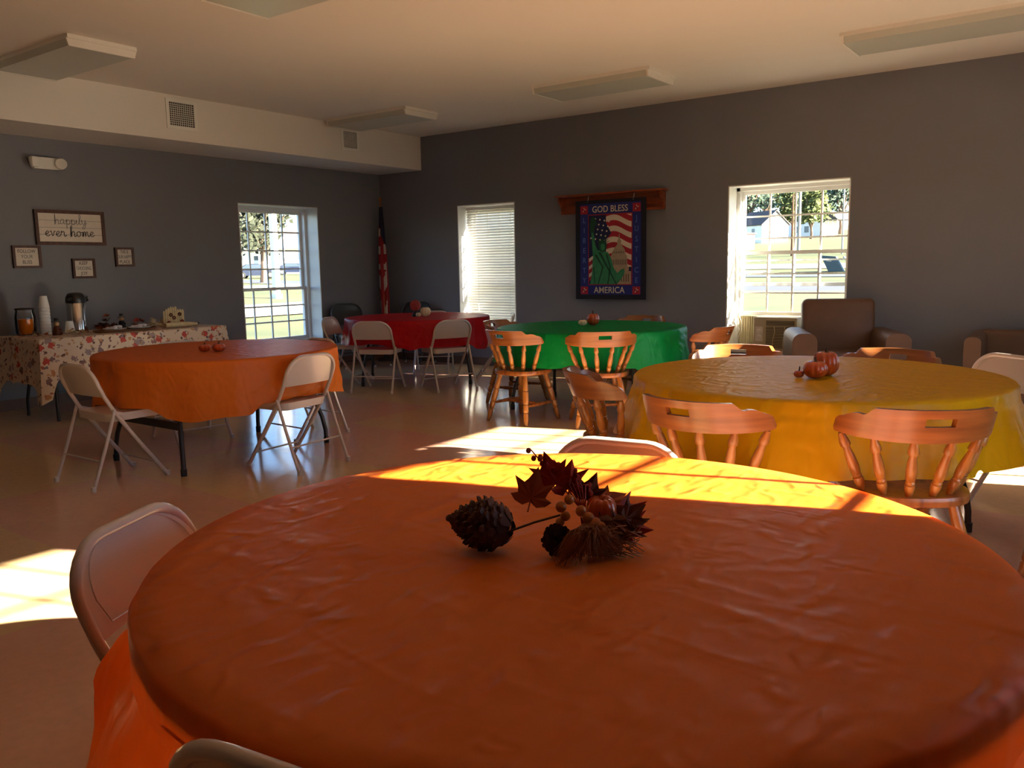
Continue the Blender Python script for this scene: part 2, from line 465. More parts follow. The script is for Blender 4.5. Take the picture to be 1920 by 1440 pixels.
struct(MB().bb(0, XC, YD, 0, -.15, 0).build('floor', 'floor_vct', smooth=0))
struct(MB().bb(-TH, XC+TH, YD-TH, TH, H, H+.2).build('ceiling', 'ceiling_paint', smooth=0))
struct(MB().bb(0, SOFX, YD, 0, SOFZ, H).build('trim_1', 'ceiling_paint', smooth=0))
struct(MB().bb(0, .010, YD, 0, 0, .105).build('baseboard_left', 'base_cove', smooth=0))
struct(MB().bb(.010, XC-.01, -.010, 0, 0, .105).build('baseboard_back', 'base_cove', smooth=0))
struct(MB().bb(XC-.010, XC, YD, 0, 0, .105).build('baseboard_right', 'base_cove', smooth=0))

WINN = [0]
GLASS_IN = .25
def window(axis, at, outward, lo, hi, raised=0.0, detail=True):
    """double-hung window set deep in the wall: four rows above, three below, four columns"""
    WINN[0] += 1
    root = bpy.data.objects.new('window_%d' % WINN[0], None); COL.objects.link(root); struct(root)
    root.empty_display_size = .1
    mid = (lo+hi)/2
    # local frame: x along wall, y outward, z up
    if axis == 'y': root.matrix_world = Matrix.Translation((mid, at, 0)) if outward > 0 else Matrix.Translation((mid, at, 0)) @ Matrix.Rotation(PI, 4, 'Z')
    else: root.matrix_world = Matrix.Translation((at, mid, 0)) @ Matrix.Rotation(-PI/2 if outward > 0 else PI/2, 4, 'Z')
    w = (hi-lo)/2
    t = .012
    for nm, bxs in (('reveal', [(-w, -w+t, 0, GLASS_IN+.03, SILL, HEAD), (w-t, w, 0, GLASS_IN+.03, SILL, HEAD), (-w, w, 0, GLASS_IN+.03, HEAD-t, HEAD)]),
                    ('sill', [(-w, w, -.01, GLASS_IN+.03, SILL, SILL+.025)]),
                    ('frame', [(-w+t, -w+t+.035, GLASS_IN-.03, TH, SILL+.025, HEAD-t), (w-t-.035, w-t, GLASS_IN-.03, TH, SILL+.025, HEAD-t), (-w+t, w-t, GLASS_IN-.03, TH, HEAD-t-.035, HEAD-t), (-w+t, w-t, GLASS_IN-.03, TH, SILL+.025, SILL+.05)])):
        b = MB()
        for q in bxs: b.bb(*q)
        b.build(nm, 'white_trim' if nm != 'frame' else 'vinyl', root, smooth=0)
    x0, x1 = -w+t+.035, w-t-.035
    mid_z = 1.06
    def sash(nm, z0, z1, yy, rows):
        b = MB(); s = .038
        b.bb(x0, x0+s, yy-.017, yy+.017, z0, z1); b.bb(x1-s, x1, yy-.017, yy+.017, z0, z1)
        b.bb(x0+s, x1-s, yy-.017, yy+.017, z0, z0+s); b.bb(x0+s, x1-s, yy-.017, yy+.017, z1-s, z1)
        sh = b.build(nm, 'vinyl', root, smooth=0)
        gx0, gx1, gz0, gz1 = x0+s, x1-s, z0+s, z1-s
        cw, rh = (gx1-gx0)/4, (gz1-gz0)/rows; h = .009
        for i in range(1, 4): MB().bb(gx0+cw*i-h, gx0+cw*i+h, yy-.008, yy+.008, gz0, gz1).build('muntin', 'vinyl', sh, smooth=0)
        for i in range(1, rows): MB().bb(gx0, gx1, yy-.0075, yy+.0075, gz0+rh*i-h, gz0+rh*i+h).build('muntin', 'vinyl', sh, smooth=0)
        pane = None
        for i in range(4):
            for j in range(rows):
                loc = (gx0+cw*(i+.5), yy, gz0+rh*(j+.5))
                if pane is None:
                    pane = MB().add([(-cw/2, 0, -rh/2), (cw/2, 0, -rh/2), (cw/2, 0, rh/2), (-cw/2, 0, rh/2)], [(0, 1, 2, 3)]).data('pane', 'pane_glass', 0)
                p = bpy.data.objects.new('pane', pane); COL.objects.link(p); p.parent = sh; p.location = loc
    sash('upper_sash', mid_z-.02, HEAD-t-.035, GLASS_IN+.055, 4)
    sash('lower_sash', SILL+.05+raised, mid_z+.02+raised, GLASS_IN+.018, 3)
    return root
win_left = window('x', 0, -1, *W1)
win_blind = window('y', 0, 1, *W2)
win_ac = window('y', 0, 1, *W3, raised=.335)
for c in (C1, C2): window('x', XC, 1, *c)

# ------------------------------------------------------------------ ground and street outside
def lerp_tab(t, x):
    if x <= t[0][0]: return t[0][1]
    for (a, b), (c, d) in zip(t, t[1:]):
        if x <= c: return b+(d-b)*(x-a)/(c-a)
    return t[-1][1]
FB = [(0, -.25), (35, -.3), (40.7, 0), (46.5, .18), (58, .42), (72, 1.3), (105, 4.0), (180, 8)]
GA = [(0, -.25), (27, -.25), (38.8, .08), (45, .16), (62.5, .54), (94, 1.0), (165, 3)]
def ground_z(x, y):
    ph = math.degrees(math.atan2(max(y, 0.0), max(-x, .01)))
    w = min(1, max(0, (ph-45)/25)); w = w*w*(3-2*w)
    return (1-w)*lerp_tab(GA, -x)+w*lerp_tab(FB, y)
def strip(name, x0, x1, y0, y1, dz, material, step=3.0):
    nx = max(1, int((x1-x0)/step)); ny = max(1, int((y1-y0)/step)); vs = []; fs = []
    for i in range(nx+1):
        for j in range(ny+1):
            x = x0+(x1-x0)*i/nx; y = y0+(y1-y0)*j/ny; vs.append((x, y, ground_z(x, y)+dz))
    for i in range(nx):
        for j in range(ny): a = i*(ny+1)+j; fs.append((a, a+ny+1, a+ny+2, a+1))
    return struct(MB().add(vs, fs).build(name, material))
strip('ground', -230, 90, -90, 230, 0, 'grass', 4.0)
strip('road', -60, 40, 35.0, 40.7, .03, 'asphalt')
strip('kerb', -60, 40, 34.5, 35.0, .05, 'concrete')
strip('walkway', -60, 40, 49.0, 53.0, .04, 'asphalt')
strip('lane', -60, 40, 62, 68, .05, 'concrete')
strip('driveway', -23.0, -14.5, -30, 60, .04, 'concrete')
strip('pavement', -44.5, -39, -30, 75, .04, 'concrete')

def leaf_cloud(b, c, rad, n, size, rnd, squash=1.0):
    for _ in range(n):
        while True:
            d = Vector((rnd.uniform(-1, 1), rnd.uniform(-1, 1), rnd.uniform(-1, 1)))
            if .2 < d.length < 1: break
        d *= (.55+.45*rnd.random())
        p = Vector(c)+Vector((d.x*rad, d.y*rad, d.z*rad*squash))
        u = Vector((rnd.uniform(-1, 1), rnd.uniform(-1, 1), rnd.uniform(-1, 1))).normalized()
        w = u.orthogonal().normalized(); s = size*rnd.uniform(.6, 1.3)
        b.add([p-u*s, p+w*s*.6, p+u*s, p-w*s*.6], [(0, 1, 2, 3)])
def tree(label, x, y, h, rad, material, trunk_h, seed, n=900, size=.35, lift=0.0):
    rnd = random.Random(seed); z = ground_z(x, y)+lift
    t = thing('tree', label, 'tree', (x, y, z-.05))
    tb = MB(); tb.tube([(0, 0, 0), (.05, .03, trunk_h*.5), (-.05, .08, trunk_h), (.1, 0, h*.75)], [rad*.085, rad*.065, rad*.05, rad*.02], 8)
    for k in range(6):
        a = k*PI/3+seed; tb.tube([(0, .04, trunk_h*(.8+.1*k)), (math.cos(a)*rad*.35, math.sin(a)*rad*.35, trunk_h+(h-trunk_h)*.35), (math.cos(a)*rad*.62, math.sin(a)*rad*.62, trunk_h+(h-trunk_h)*.55)], [rad*.035, rad*.022, rad*.008], 6)
    tb.build('trunk', 'bark', t)
    b = MB(); cz = (h+trunk_h)/2; hz = (h-trunk_h)/2
    for k in range(11):
        a = k*2.4; rr = rad*.55*math.sqrt((k+.3)/11); q = rnd.uniform(-.55, .6)
        leaf_cloud(b, (math.cos(a)*rr, math.sin(a)*rr, cz+q*hz), rad*.52, n//11, size, rnd, min(1.2, hz/rad))
    tag(b.build('foliage', material, t, smooth=0), kind='stuff')
    return t
def on_ray(hx, hy, D): return CAM_LOC.x+hx*D, CAM_LOC.y+hy*D
# behind the lawn seen through the window with the air conditioner
x, y = on_ray(-.331, .943, 122)
hz = ground_z(x, y)
hs = thing('house', 'small white gabled house beside the road with grey shingle roof', 'house', (x, y, hz-.1), R(-32))
def house_body(hs):
    L, Wd, Hh, Rr = 5.4, 4.4, 2.35, 1.75
    b = MB(); b.bb(-L/2, L/2, -Wd/2, Wd/2, -.4, Hh).build('wall', 'siding_white', hs, smooth=0)
    g = MB(); g.prism([(-Wd/2, 0), (Wd/2, 0), (0, Rr)], L, Matrix(((0, 0, 1, -L/2), (1, 0, 0, 0), (0, 1, 0, Hh), (0, 0, 0, 1)))).build('gable', 'siding_white', hs, smooth=0)
    for s in (-1, 1):
        q = MB(); a = math.atan2(Rr, Wd/2); ln = math.hypot(Rr, Wd/2)+.35
        M = Matrix.Translation((0, s*Wd/4+s*.06, Hh+Rr/2)) @ Matrix.Rotation(-s*a, 4, 'X')
        q.box((0, 0, .06), (L+.5, ln, .10)); q.v = [M @ v for v in q.v]; q.build('roof', 'roof_grey', hs, smooth=0)
    for xx in (-1.5, .9):
        f = MB().bb(xx-.42, xx+.42, -Wd/2-.05, -Wd/2, .95, 1.95).build('window_frame', 'vinyl', hs, smooth=0)
        MB().bb(xx-.33, xx+.33, -Wd/2-.06, -Wd/2-.04, 1.03, 1.87).build('pane', 'win_dark', f, smooth=0)
    MB().bb(L/2, L/2+.05, -.4, .4, .0, .5).build('vent', 'win_dark', hs, smooth=0)
house_body(hs)
x, y = on_ray(-.3485, .937, 105)
gz = ground_z(x, y)
g = thing('shed', 'low red brick shed standing beside the white gabled house', 'shed', (x, y, gz-.2), R(-20))
MB().bb(-.8, .8, -.8, .8, 0, 2.1).build('wall', 'brick_far', g, smooth=0); MB().bb(-.95, .95, -.95, .95, 2.1, 2.25).build('roof', 'roof_grey', g, smooth=0)
x, y = on_ray(-.272, .962, 145)
h2 = thing('house', 'low white house with a posted porch below the trees', 'house', (x, y, ground_z(x, y)-.6), R(-15))
MB().bb(-4.2, 1.6, -2.5, 2.5, 0, 2.9).build('wall', 'siding_white', h2, smooth=0)
MB().prism([(-4.6, 2.9), (4.6, 2.9), (3.3, 4.1), (-3.3, 4.1)], 5.6, Matrix(((1, 0, 0, 0), (0, 0, -1, 2.8), (0, 1, 0, 0), (0, 0, 0, 1)))).build('roof', 'roof_grey', h2, smooth=0)
for k in range(4): MB().bb(1.9+k*.75, 2.02+k*.75, -2.4, -2.28, 0, 2.9).build('porch_post', 'vinyl', h2, smooth=0)
for xx in (-2.8, -.9):
    f = MB().bb(xx-.5, xx+.5, -2.56, -2.5, 1.0, 2.2).build('window_frame', 'vinyl', h2, smooth=0); MB().bb(xx-.4, xx+.4, -2.58, -2.54, 1.1, 2.1).build('pane', 'win_dark', f, smooth=0)
for hx, D, hgt, rr, mt_, nm in ((-.3005, 92, 6.6, .11, 'pole_brown', 'short brown wooden utility pole by the far lawn'), (-.2935, 96, 12.5, .17, 'pole_grey', 'tall pale utility pole behind the short brown one'), (-.2495, 92, 9.5, .09, 'pole_grey', 'thin grey street pole before the far right tree')):
    hy = math.sqrt(1-hx*hx); x, y = on_ray(hx, hy, D)
    t = thing('utility_pole', nm, 'pole', (x, y, ground_z(x, y)-.3))
    MB().tube([(0, 0, 0), (0, 0, hgt)], [rr, rr*.75], 10).build('post', mt_, t)
    if hgt > 9:
        MB().bb(-.9, .9, -.06, .06, hgt-.7, hgt-.58).build('crossarm', mt_, t, smooth=0)
for i, (hx, D, h, rad, mt_, th_, lab) in enumerate((
    (-.346, 150, 14.5, 6.2, 'leaf_bluegreen', 3.5, 'blue-green broad tree rising behind the gabled house'),
    (-.328, 184, 17.5, 5.6, 'leaf_bluegreen', 3, 'tall dark tree over the ridge of the gabled house'),
    (-.308, 158, 16.0, 4.8, 'leaf_green', 3, 'yellow-green tree behind the gable end of the house'),
    (-.300, 135, 9.0, 2.6, 'leaf_green', 1.6, 'narrow tree between the house and the utility poles'),
    (-.281, 127, 9.2, 3.1, 'leaf_green', 1.5, 'rounded green tree before the low porch house'),
    (-.252, 150, 13.0, 4.2, 'leaf_bluegreen', 2.5, 'dark rounded tree standing alone beyond the thin pole'))):
    x, y = on_ray(hx, math.sqrt(1-hx*hx), D); tree(lab, x, y, h, rad, mt_, th_, 11+i, 1500, .34)
x, y = on_ray(-.2555, .9668, 70)
d = thing('dumpster', 'grey steel skip with slanted end and open blue lid on the lawn', 'dumpster', (x, y, ground_z(x, y)), R(8))
MB().prism([(-.75, 1.25), (.35, 1.15), (.95, 0), (-.15, 0)], 1.1, Matrix(((1, 0, 0, -.3), (0, 0, -1, .55), (0, 1, 0, 0), (0, 0, 0, 1)))).build('body', 'dumpster', d, smooth=0)
MB().box((.95, 0, .62), (.06, 1.0, 1.25), Matrix.Rotation(R(-35), 3, 'Y')).build('lid', 'dumpster_lid', d, smooth=0)
MB().box((-.42, -.57, .88), (.36, .02, .22), Matrix.Rotation(R(6), 3, 'Y')).build('plate', 'pole_grey', d, smooth=0)
# through the window in wall_left
x, y = on_ray(-.785, .62, 47)
t = thing('porch_post', 'square white post standing at the edge of the drive', 'post', (x, y, ground_z(x, y)-.3)); MB().bb(-.15, .15, -.15, .15, 0, 8).build('shaft', 'siding_white', t, smooth=0); MB().bb(-.22, .22, -.22, .22, .2, .55).build('plinth', 'siding_white', t, smooth=0)
x, y = on_ray(-.793, .609, 74)
tree('dark leafy shade tree beyond the white post', x, y, 9.0, 3.7, 'leaf_dark', 2.2, 31, 2300, .26)
x, y = on_ray(-.785, .62, 118)
bl = thing('building', 'long pale building with a deep porch across the street', 'building', (x, y, ground_z(x, y)-.4), R(52))
MB().bb(-9, 12, 0, 6, 0, 5.6).build('wall', 'siding_white', bl, smooth=0)
MB().bb(-9.6, 12.6, -2.2, 6.4, 3.7, 4.05).build('porch_roof', 'siding_grey', bl, smooth=0)
MB().bb(-9.6, 12.6, -.4, 6.4, 5.6, 6.1).build('roof', 'roof_grey', bl, smooth=0)
for k in range(7):
    MB().bb(-8.5+k*1.6, -8.25+k*1.6, -2.0, -1.75, 0, 3.7).build('porch_column', 'siding_white', bl, smooth=0)
for k in range(4):
    f = MB().bb(-7.6+k*2.4, -6.5+k*2.4, -.06, 0, .6, 2.9).build('window_frame', 'vinyl', bl, smooth=0); MB().bb(-7.5+k*2.4, -6.6+k*2.4, -.08, -.05, .7, 2.8).build('pane', 'win_dark', f, smooth=0)
def car(label, x, y, rz, paint, sc=1.0):
    t = thing('car', label, 'car', (x, y, ground_z(x, y)+.02), rz)
    side = [(-2.15, .28), (2.15, .28), (2.2, .6), (2.1, .85), (1.2, .95), (.55, 1.42), (-.95, 1.45), (-1.75, 1.0), (-2.2, .92)]
    MB().prism(side, 1.7, Matrix(((1, 0, 0, 0), (0, 0, -1, .85), (0, 1, 0, 0), (0, 0, 0, 1)))).build('body', paint, t, smooth=0)
    for s in (-1, 1):
        MB().prism([(-1.45, 1.0), (.95, .98), (.48, 1.36), (-.88, 1.38)], .02, Matrix(((1, 0, 0, 0), (0, 0, -1, .01+s*.856), (0, 1, 0, 0), (0, 0, 0, 1)))).build('side_glass', 'win_dark', t, smooth=0)
        for wx in (-1.35, 1.35):
            w = MB().lathe([(.05, -.11), (.30, -.11), (.33, -.08), (.33, .08), (.30, .11), (.05, .11)], (wx, s*.80, .33), 20, Matrix.Rotation(PI/2, 3, 'X')).build('wheel', 'tyre', t)
            MB().lathe([(.02, -.02), (.2, -.02), (.17, .02), (.02, .02)], (wx, s*.915, .33), 16, Matrix.Rotation(PI/2, 3, 'X')).build('hubcap', 'hub_silver', w)
    return t
x, y = on_ray(-.797, .604, 88); car('dark blue saloon car parked across the street', x, y, R(44), 'car_blue')
x, y = on_ray(-.772, .636, 108); car('pale blue car parked farther along the street', x, y, R(44), 'car_blue')

# ------------------------------------------------------------------ ceiling lights, grilles, emergency lamp
def ceiling_light(x, y, label):
    t = thing('ceiling_light', label, 'ceiling light', (x, y, H), 0, 'ceiling light fixtures')
    MB().bb(-.64, .64, -.27, .27, -.03, .002).build('housing', 'fixture', t, smooth=0)
    MB().prism([(-.27, -.028), (.27, -.028), (.25, -.078), (-.25, -.078)], 1.22, Matrix(((0, 0, 1, -.61), (1, 0, 0, 0), (0, 1, 0, 0), (0, 0, 0, 1)))).build('lens', 'lens', t, smooth=0)
    for s in (-1, 1):
        MB().prism([(-.275, -.025), (.275, -.025), (.257, -.083), (-.257, -.083)], .018, Matrix(((0, 0, 1, s*.618-.009), (1, 0, 0, 0), (0, 1, 0, 0), (0, 0, 0, 1)))).build('end_cap', 'fixture', t, smooth=0)
    return t
ceiling_light(1.56, -5.12, 'flat ceiling light above the wall signs, by the soffit grille nearer the emergency lamp')
ceiling_light(1.52, -1.47, 'flat ceiling light above the red table')
ceiling_light(4.42, -1.41, 'flat ceiling light above the green table')
ceiling_light(7.33, -1.41, 'flat ceiling light above the brown armchairs')
ceiling_light(4.45, -5.12, 'flat ceiling light in the middle of the room')
def grille(y0, y1, z0, z1, label):
    t = thing('air_grille', label, 'air grille', (SOFX, (y0+y1)/2, (z0+z1)/2))
    w, h = (y1-y0)/2, (z1-z0)/2
    f = MB(); f.bb(0, .012, -w, w, h-.035, h); f.bb(0, .012, -w, w, -h, -h+.035); f.bb(0, .012, -w, -w+.035, -h+.035, h-.035); f.bb(0, .012, w-.035, w, -h+.035, h-.035)
    f.build('frame', 'fixture', t, smooth=0)
    MB().bb(.0, .002, -w+.03, w-.03, -h+.03, h-.03).build('backing', 'dark_void', t, smooth=0)
    b = MB(); n = 11
    for i in range(1, n):
        q = -h+.035+(2*h-.07)*i/n; b.bb(.002, .010, -w+.03, w-.03, q-.0024, q+.0024)
    for i in range(1, n+1):
        q = -w+.035+(2*w-.07)*i/(n+1); b.bb(.002, .009, q-.0022, q+.0022, -h+.03, h-.03)
    tag(b.build('lattice', 'fixture', t, smooth=0), kind='stuff')
grille(-3.755, -3.41, 2.72, 3.015, 'square white air grille on the soffit above the wall signs')
grille(-1.44, -1.15, 2.74, 3.00, 'small white air grille on the soffit above the bright window')
t = thing('emergency_light', 'cream two-headed emergency lamp on the wall above the signs', 'emergency light', (0, -4.60, 2.365))
MB().prism([(-.15, .055), (.15, .055), (.12, -.055), (-.12, -.055)], .07, wall_M('left', 0, 0, 0)).build('housing', 'fixture', t, smooth=0)
MB().box((.085, -.125, .005), (.05, .085, .10), Matrix.Rotation(R(18), 3, 'Z'), .015).build('lamp_head', 'fixture', t)
MB().lathe([(.02, -.035), (.05, -.03), (.055, .03), (.048, .035), (.02, .03)], (.085, .125, .0), 16, Matrix.Rotation(PI/2, 3, 'Y') @ Matrix.Rotation(R(25), 3, 'X')).build('lamp_head', 'fixture', t)

# ------------------------------------------------------------------ wall signs
def sign(y0, y1, z0, z1, label, planks=1, fr=.028):
    t = thing('wall_sign', label, 'sign', (0, (y0+y1)/2, (z0+z1)/2))
    w, h = (y1-y0)/2, (z1-z0)/2
    for q in ((0, .03, -w, w, h-fr, h), (0, .03, -w, w, -h, -h+fr), (0, .0298, -w, -w+fr, -h+fr, h-fr), (0, .0298, w-fr, w, -h+fr, h-fr)):
        MB().bb(*q).build('frame_side', 'sign_frame', t, smooth=0)
    hh = (2*h-2*fr)/planks
    for k in range(planks):
        g_ = .0018 if planks > 1 else 0
        MB().bb(0, .014, -w+fr, w-fr, -h+fr+k*hh+g_, -h+fr+(k+1)*hh-g_).build('plank' if planks > 1 else 'board', 'board_white', t, smooth=0)
    return t
big = sign(-4.745, -4.055, 1.585, 1.925, 'large framed white plank sign reading happily ever home', 4, .03)
GL = {  # handwriting strokes on a unit x-height
 'h': ([[(0, -.1), (.1, 2.1), (.12, 0), (.16, .55), (.34, 1.0), (.5, .75), (.5, .1), (.62, 0), (.75, .2)]], .75),
 'a': ([[(.5, .85), (.28, 1.0), (.06, .6), (.12, .1), (.32, .05), (.52, .55), (.55, .95), (.52, .3), (.62, 0), (.78, .2)]], .78),
 'p': ([[(0, .3), (.12, 1.0), (.1, -.9), (.13, .4), (.3, .95), (.5, .75), (.48, .2), (.3, 0), (.14, .15), (.4, 0), (.68, .2)]], .68),
 'i': ([[(0, .2), (.12, .95), (.14, .2), (.24, 0), (.4, .2)]], .40),
 'l': ([[(0, .2), (.3, 1.5), (.26, 2.0), (.12, 1.8), (.12, .2), (.24, 0), (.4, .2)]], .40),
 'y': ([[(0, .6), (.08, .95), (.12, .2), (.3, .05), (.5, .5), (.54, .95), (.5, -.4), (.3, -.95), (.12, -.7), (.4, -.1), (.75, .3)]], .75),
 'e': ([[(0, .35), (.3, .5), (.46, .8), (.3, 1.0), (.08, .6), (.14, .12), (.38, .02), (.64, .3)]], .64),
 'v': ([[(0, .8), (.12, 1.0), (.28, .05), (.5, .85), (.55, 1.0), (.68, .9)]], .68),
 'r': ([[(0, .3), (.1, 1.05), (.12, .8), (.32, .95), (.42, .8), (.42, .2), (.56, 0), (.74, .3)]], .74),
 'o': ([[(.4, 1.0), (.12, .8), (.08, .25), (.3, 0), (.54, .3), (.52, .8), (.34, 1.0), (.5, .8), (.78, .85)]], .78),
 'm': ([[(0, 0), (.08, .95), (.1, 0), (.2, .8), (.34, .95), (.4, 0), (.5, .8), (.66, .95), (.72, .2), (.84, 0), (.96, .2)]], .96),
 'n': ([[(0, 0), (.1, .95), (.12, 0), (.24, .8), (.42, .95), (.5, .2), (.6, 0), (.72, .2)]], .72)}
GL['s'] = GL['e']
def smooth_path(p, n=5):
    out = []
    for i in range(len(p)-1):
        p0 = p[max(i-1, 0)]; p1 = p[i]; p2 = p[i+1]; p3 = p[min(i+2, len(p)-1)]
        for k in range(n):
            t = k/n
            out.append(tuple(.5*((2*p1[d])+(-p0[d]+p2[d])*t+(2*p0[d]-5*p1[d]+4*p2[d]-p3[d])*t*t+(-p0[d]+3*p1[d]-3*p2[d]+p3[d])*t**3) for d in (0, 1)))
    return out+[p[-1]]
def script_word(name, word, x, y, s, r, material, parent, sx=1.0):
    b = MB(); cx = x
    for ch in word:
        if ch == ' ': cx += .5*s*sx; continue
        st, adv = GL[ch]
        for p in st: b.tube([(.0155, cx+u*s*sx, y+v*s) for u, v in smooth_path(p)], r, 5)
        cx += adv*s*sx
    return b.build(name, material, parent)
script_word('lettering', 'happily', -.155, .035, .048, .0022, 'ink_soft', big, 1.5)
script_word('lettering', 'ever home', -.255, -.085, .050, .0034, 'ink', big, 1.55)
for y0, y1, z0, z1, lab, lines in (
    (-4.975, -4.715, 1.36, 1.575, 'small framed white sign reading follow your bliss', ('FOLLOW', 'YOUR', 'BLISS')),
    (-4.42, -4.19, 1.25, 1.45, 'small framed white sign reading keep choosing joy', ('KEEP', 'CHOOSING', 'JOY')),
    (-3.965, -3.76, 1.365, 1.565, 'small framed white sign reading this is our happy place', ('THIS IS', 'OUR HAPPY', 'PLACE'))):
    s_ = sign(y0, y1, z0, z1, lab, 1, .022)
    for k, ln in enumerate(lines):
        text('lettering', ln, .050, 'ink' if k != 1 else 'ink_soft', s_, wall_M('left', 0, .052-.052*k, .015), .0006, 0, .80 if len(ln) < 7 else .58)

# ------------------------------------------------------------------ banner and its shelf
sh = thing('wall_shelf', 'long red-brown wooden shelf above the patriotic banner', 'shelf', (3.755, 0, 2.10))
MB().bb(-.71, .71, -.15, 0, -.0, .022, .004).build('top_board', 'shelf_wood', sh)
MB().bb(-.66, .66, -.022, 0, -.20, 0).build('back_board', 'shelf_wood', sh, smooth=0)
MB().bb(-.66, .66, -.075, -.022, -.2, -.175).build('peg_rail', 'shelf_wood', sh, smooth=0)
for s in (-1, 1):
    MB().prism([(0, 0), (-.13, 0), (-.12, -.05), (-.06, -.12), (-.05, -.2), (0, -.2)], .022, Matrix(((0, 0, 1, s*.665-.011), (1, 0, 0, 0), (0, 1, 0, 0), (0, 0, 0, 1)))).build('bracket', 'shelf_wood', sh, smooth=0)
bn = thing('banner', 'dark blue cloth banner reading God Bless America with green statue', 'banner', (3.768, -.085, 1.47))
BW, BH = .465, .575
def ban_y(u, v): return -.012*math.sin(u*5+1)*(.5-v)-.006*math.sin(u*9)
gb = MB(); vs = []; fs = []; NX, NZ = 24, 16
for i in range(NX+1):
    for j in range(NZ+1):
        vs.append((-BW+2*BW*i/NX, 0, -BH+2*BH*j/NZ))
for i in range(NX):
    for j in range(NZ): a = i*(NZ+1)+j; fs.append((a, a+NZ+1, a+NZ+2, a+1))
gb.add(vs, fs); gb.add([(x_, .004, z_) for x_, y_, z_ in vs], fs)
gb.build('cloth', 'ban_black', bn, smooth=0)
for s in (-.3, .3): MB().tube([(s, 0, BH-.02), (s, .02, BH+.03), (s, .03, BH+.06)], .004, 6).build('hanger', 'cord', bn)
LAY = [0]
def flat(name, poly, material, z_layer, parent=bn, t=.0006):
    M = Matrix(((1, 0, 0, 0), (0, 0, -1, -.001*z_layer), (0, 1, 0, 0), (0, 0, 0, 1)))
    return MB().prism(poly, t, M).build(name, material, parent, smooth=0)
def rect(x0, x1, z0, z1): return [(x0, z0), (x1, z0), (x1, z1), (x0, z1)]
flat('border', rect(-.40, .40, -.52, .535), 'ban_blue', 1)
for sx_ in (-1, 1):
    for z0_, z1_ in ((.42, .515), (-.515, -.425)):
        flat('corner_patch', rect(sx_*.345-.05, sx_*.345+.05, z0_, z1_), 'ban_red', 2)
        zc = (z0_+z1_)/2
        for k in range(5):
            a = PI/2+k*2*PI/5
            flat('star', [(sx_*.345+.012*math.cos(a-.6), zc+.012*math.sin(a-.6)), (sx_*.345+.034*math.cos(a), zc+.034*math.sin(a)), (sx_*.345+.012*math.cos(a+.6), zc+.012*math.sin(a+.6))], 'ban_white' if k % 2 == 0 else 'ban_navy', 3)
flat('picture_edge', rect(-.292, .292, -.408, .412), 'ban_red', 2)
flat('picture', rect(-.282, .282, -.398, .402), 'ban_navy', 3)
# striped flag in the picture
for k in range(7):
    z0 = .402-k*.125
    def wv(x_, b0): return b0+.03*math.sin(x_*14+.6)-.12*(x_-.0)+.10
    xs = [-.05+.332*i/10 for i in range(11)]
    clip = lambda z_: max(-.2, min(.400, z_))
    up = [(x_+.0, clip(wv(x_, z0))) for x_ in xs]; lo = [(x_, clip(wv(x_, z0-.0625))) for x_ in xs]
    up2 = [(x_, clip(wv(x_, z0-.0625))) for x_ in xs]; lo2 = [(x_, clip(wv(x_, z0-.125))) for x_ in xs]
    if max(u[1]-l[1] for u, l in zip(up, lo)) > .01: flat('white_stripe', up+lo[::-1], 'ban_white', 4)
    if max(u[1]-l[1] for u, l in zip(up2, lo2)) > .01: flat('red_stripe', up2+lo2[::-1], 'ban_red', 4)
flat('star_field', [(-.28, .40), (-.10, .40), (.02, .19), (-.05, .12), (-.28, .02)], 'ban_navy', 5)
for k, (x_, z_) in enumerate([(-.19+.06*(i % 4)-.015*(i//4), .36-.055*(i//4)-.012*(i % 4)) for i in range(20)]):
    if x_ < .0-.5*(.3-z_)*0: flat('flag_star', [(x_+.011*math.cos(q*PI/3), z_+.011*math.sin(q*PI/3)) for q in range(6)], 'ban_white', 6)
for k in range(3):
    flat('white_stripe', [(-.28, -.10-.09*k), (-.22, -.06-.09*k), (-.22, -.10-.09*k), (-.28, -.14-.09*k)], 'ban_white', 4)
    flat('red_stripe', [(-.28, -.14-.09*k), (-.22, -.10-.09*k), (-.22, -.145-.09*k), (-.28, -.185-.09*k)], 'ban_red', 4)
# domed building
for q, m_ in (((rect(.02, .28, -.398, -.25)), 'ban_stone'), (rect(-.02, .25, -.25, -.2), 'ban_stone'), ([(.0, -.2), (.235, -.2), (.225, -.07), (.01, -.07)], 'ban_stone'), ([(.02, -.07), (.215, -.07), (.195, .0), (.15, .06), (.10, .06), (.05, .0)], 'ban_stone'), (rect(.1, .15, .06, .11), 'ban_stone'), ([(.112, .11), (.138, .11), (.125, .19)], 'ban_stone')):
    flat('dome', q, m_, 7)
for k in range(9): flat('dome_window', rect(.022+k*.023, .031+k*.023, -.175, -.115), 'ban_stone_dk', 8)
for k in range(7): flat('dome_window', rect(.04+k*.023, .049+k*.023, -.045, -.02), 'ban_stone_dk', 8)
for k in range(5): flat('dome_window', rect(.12+k*.03, .132+k*.03, -.37, -.28), 'ban_stone_dk', 8)
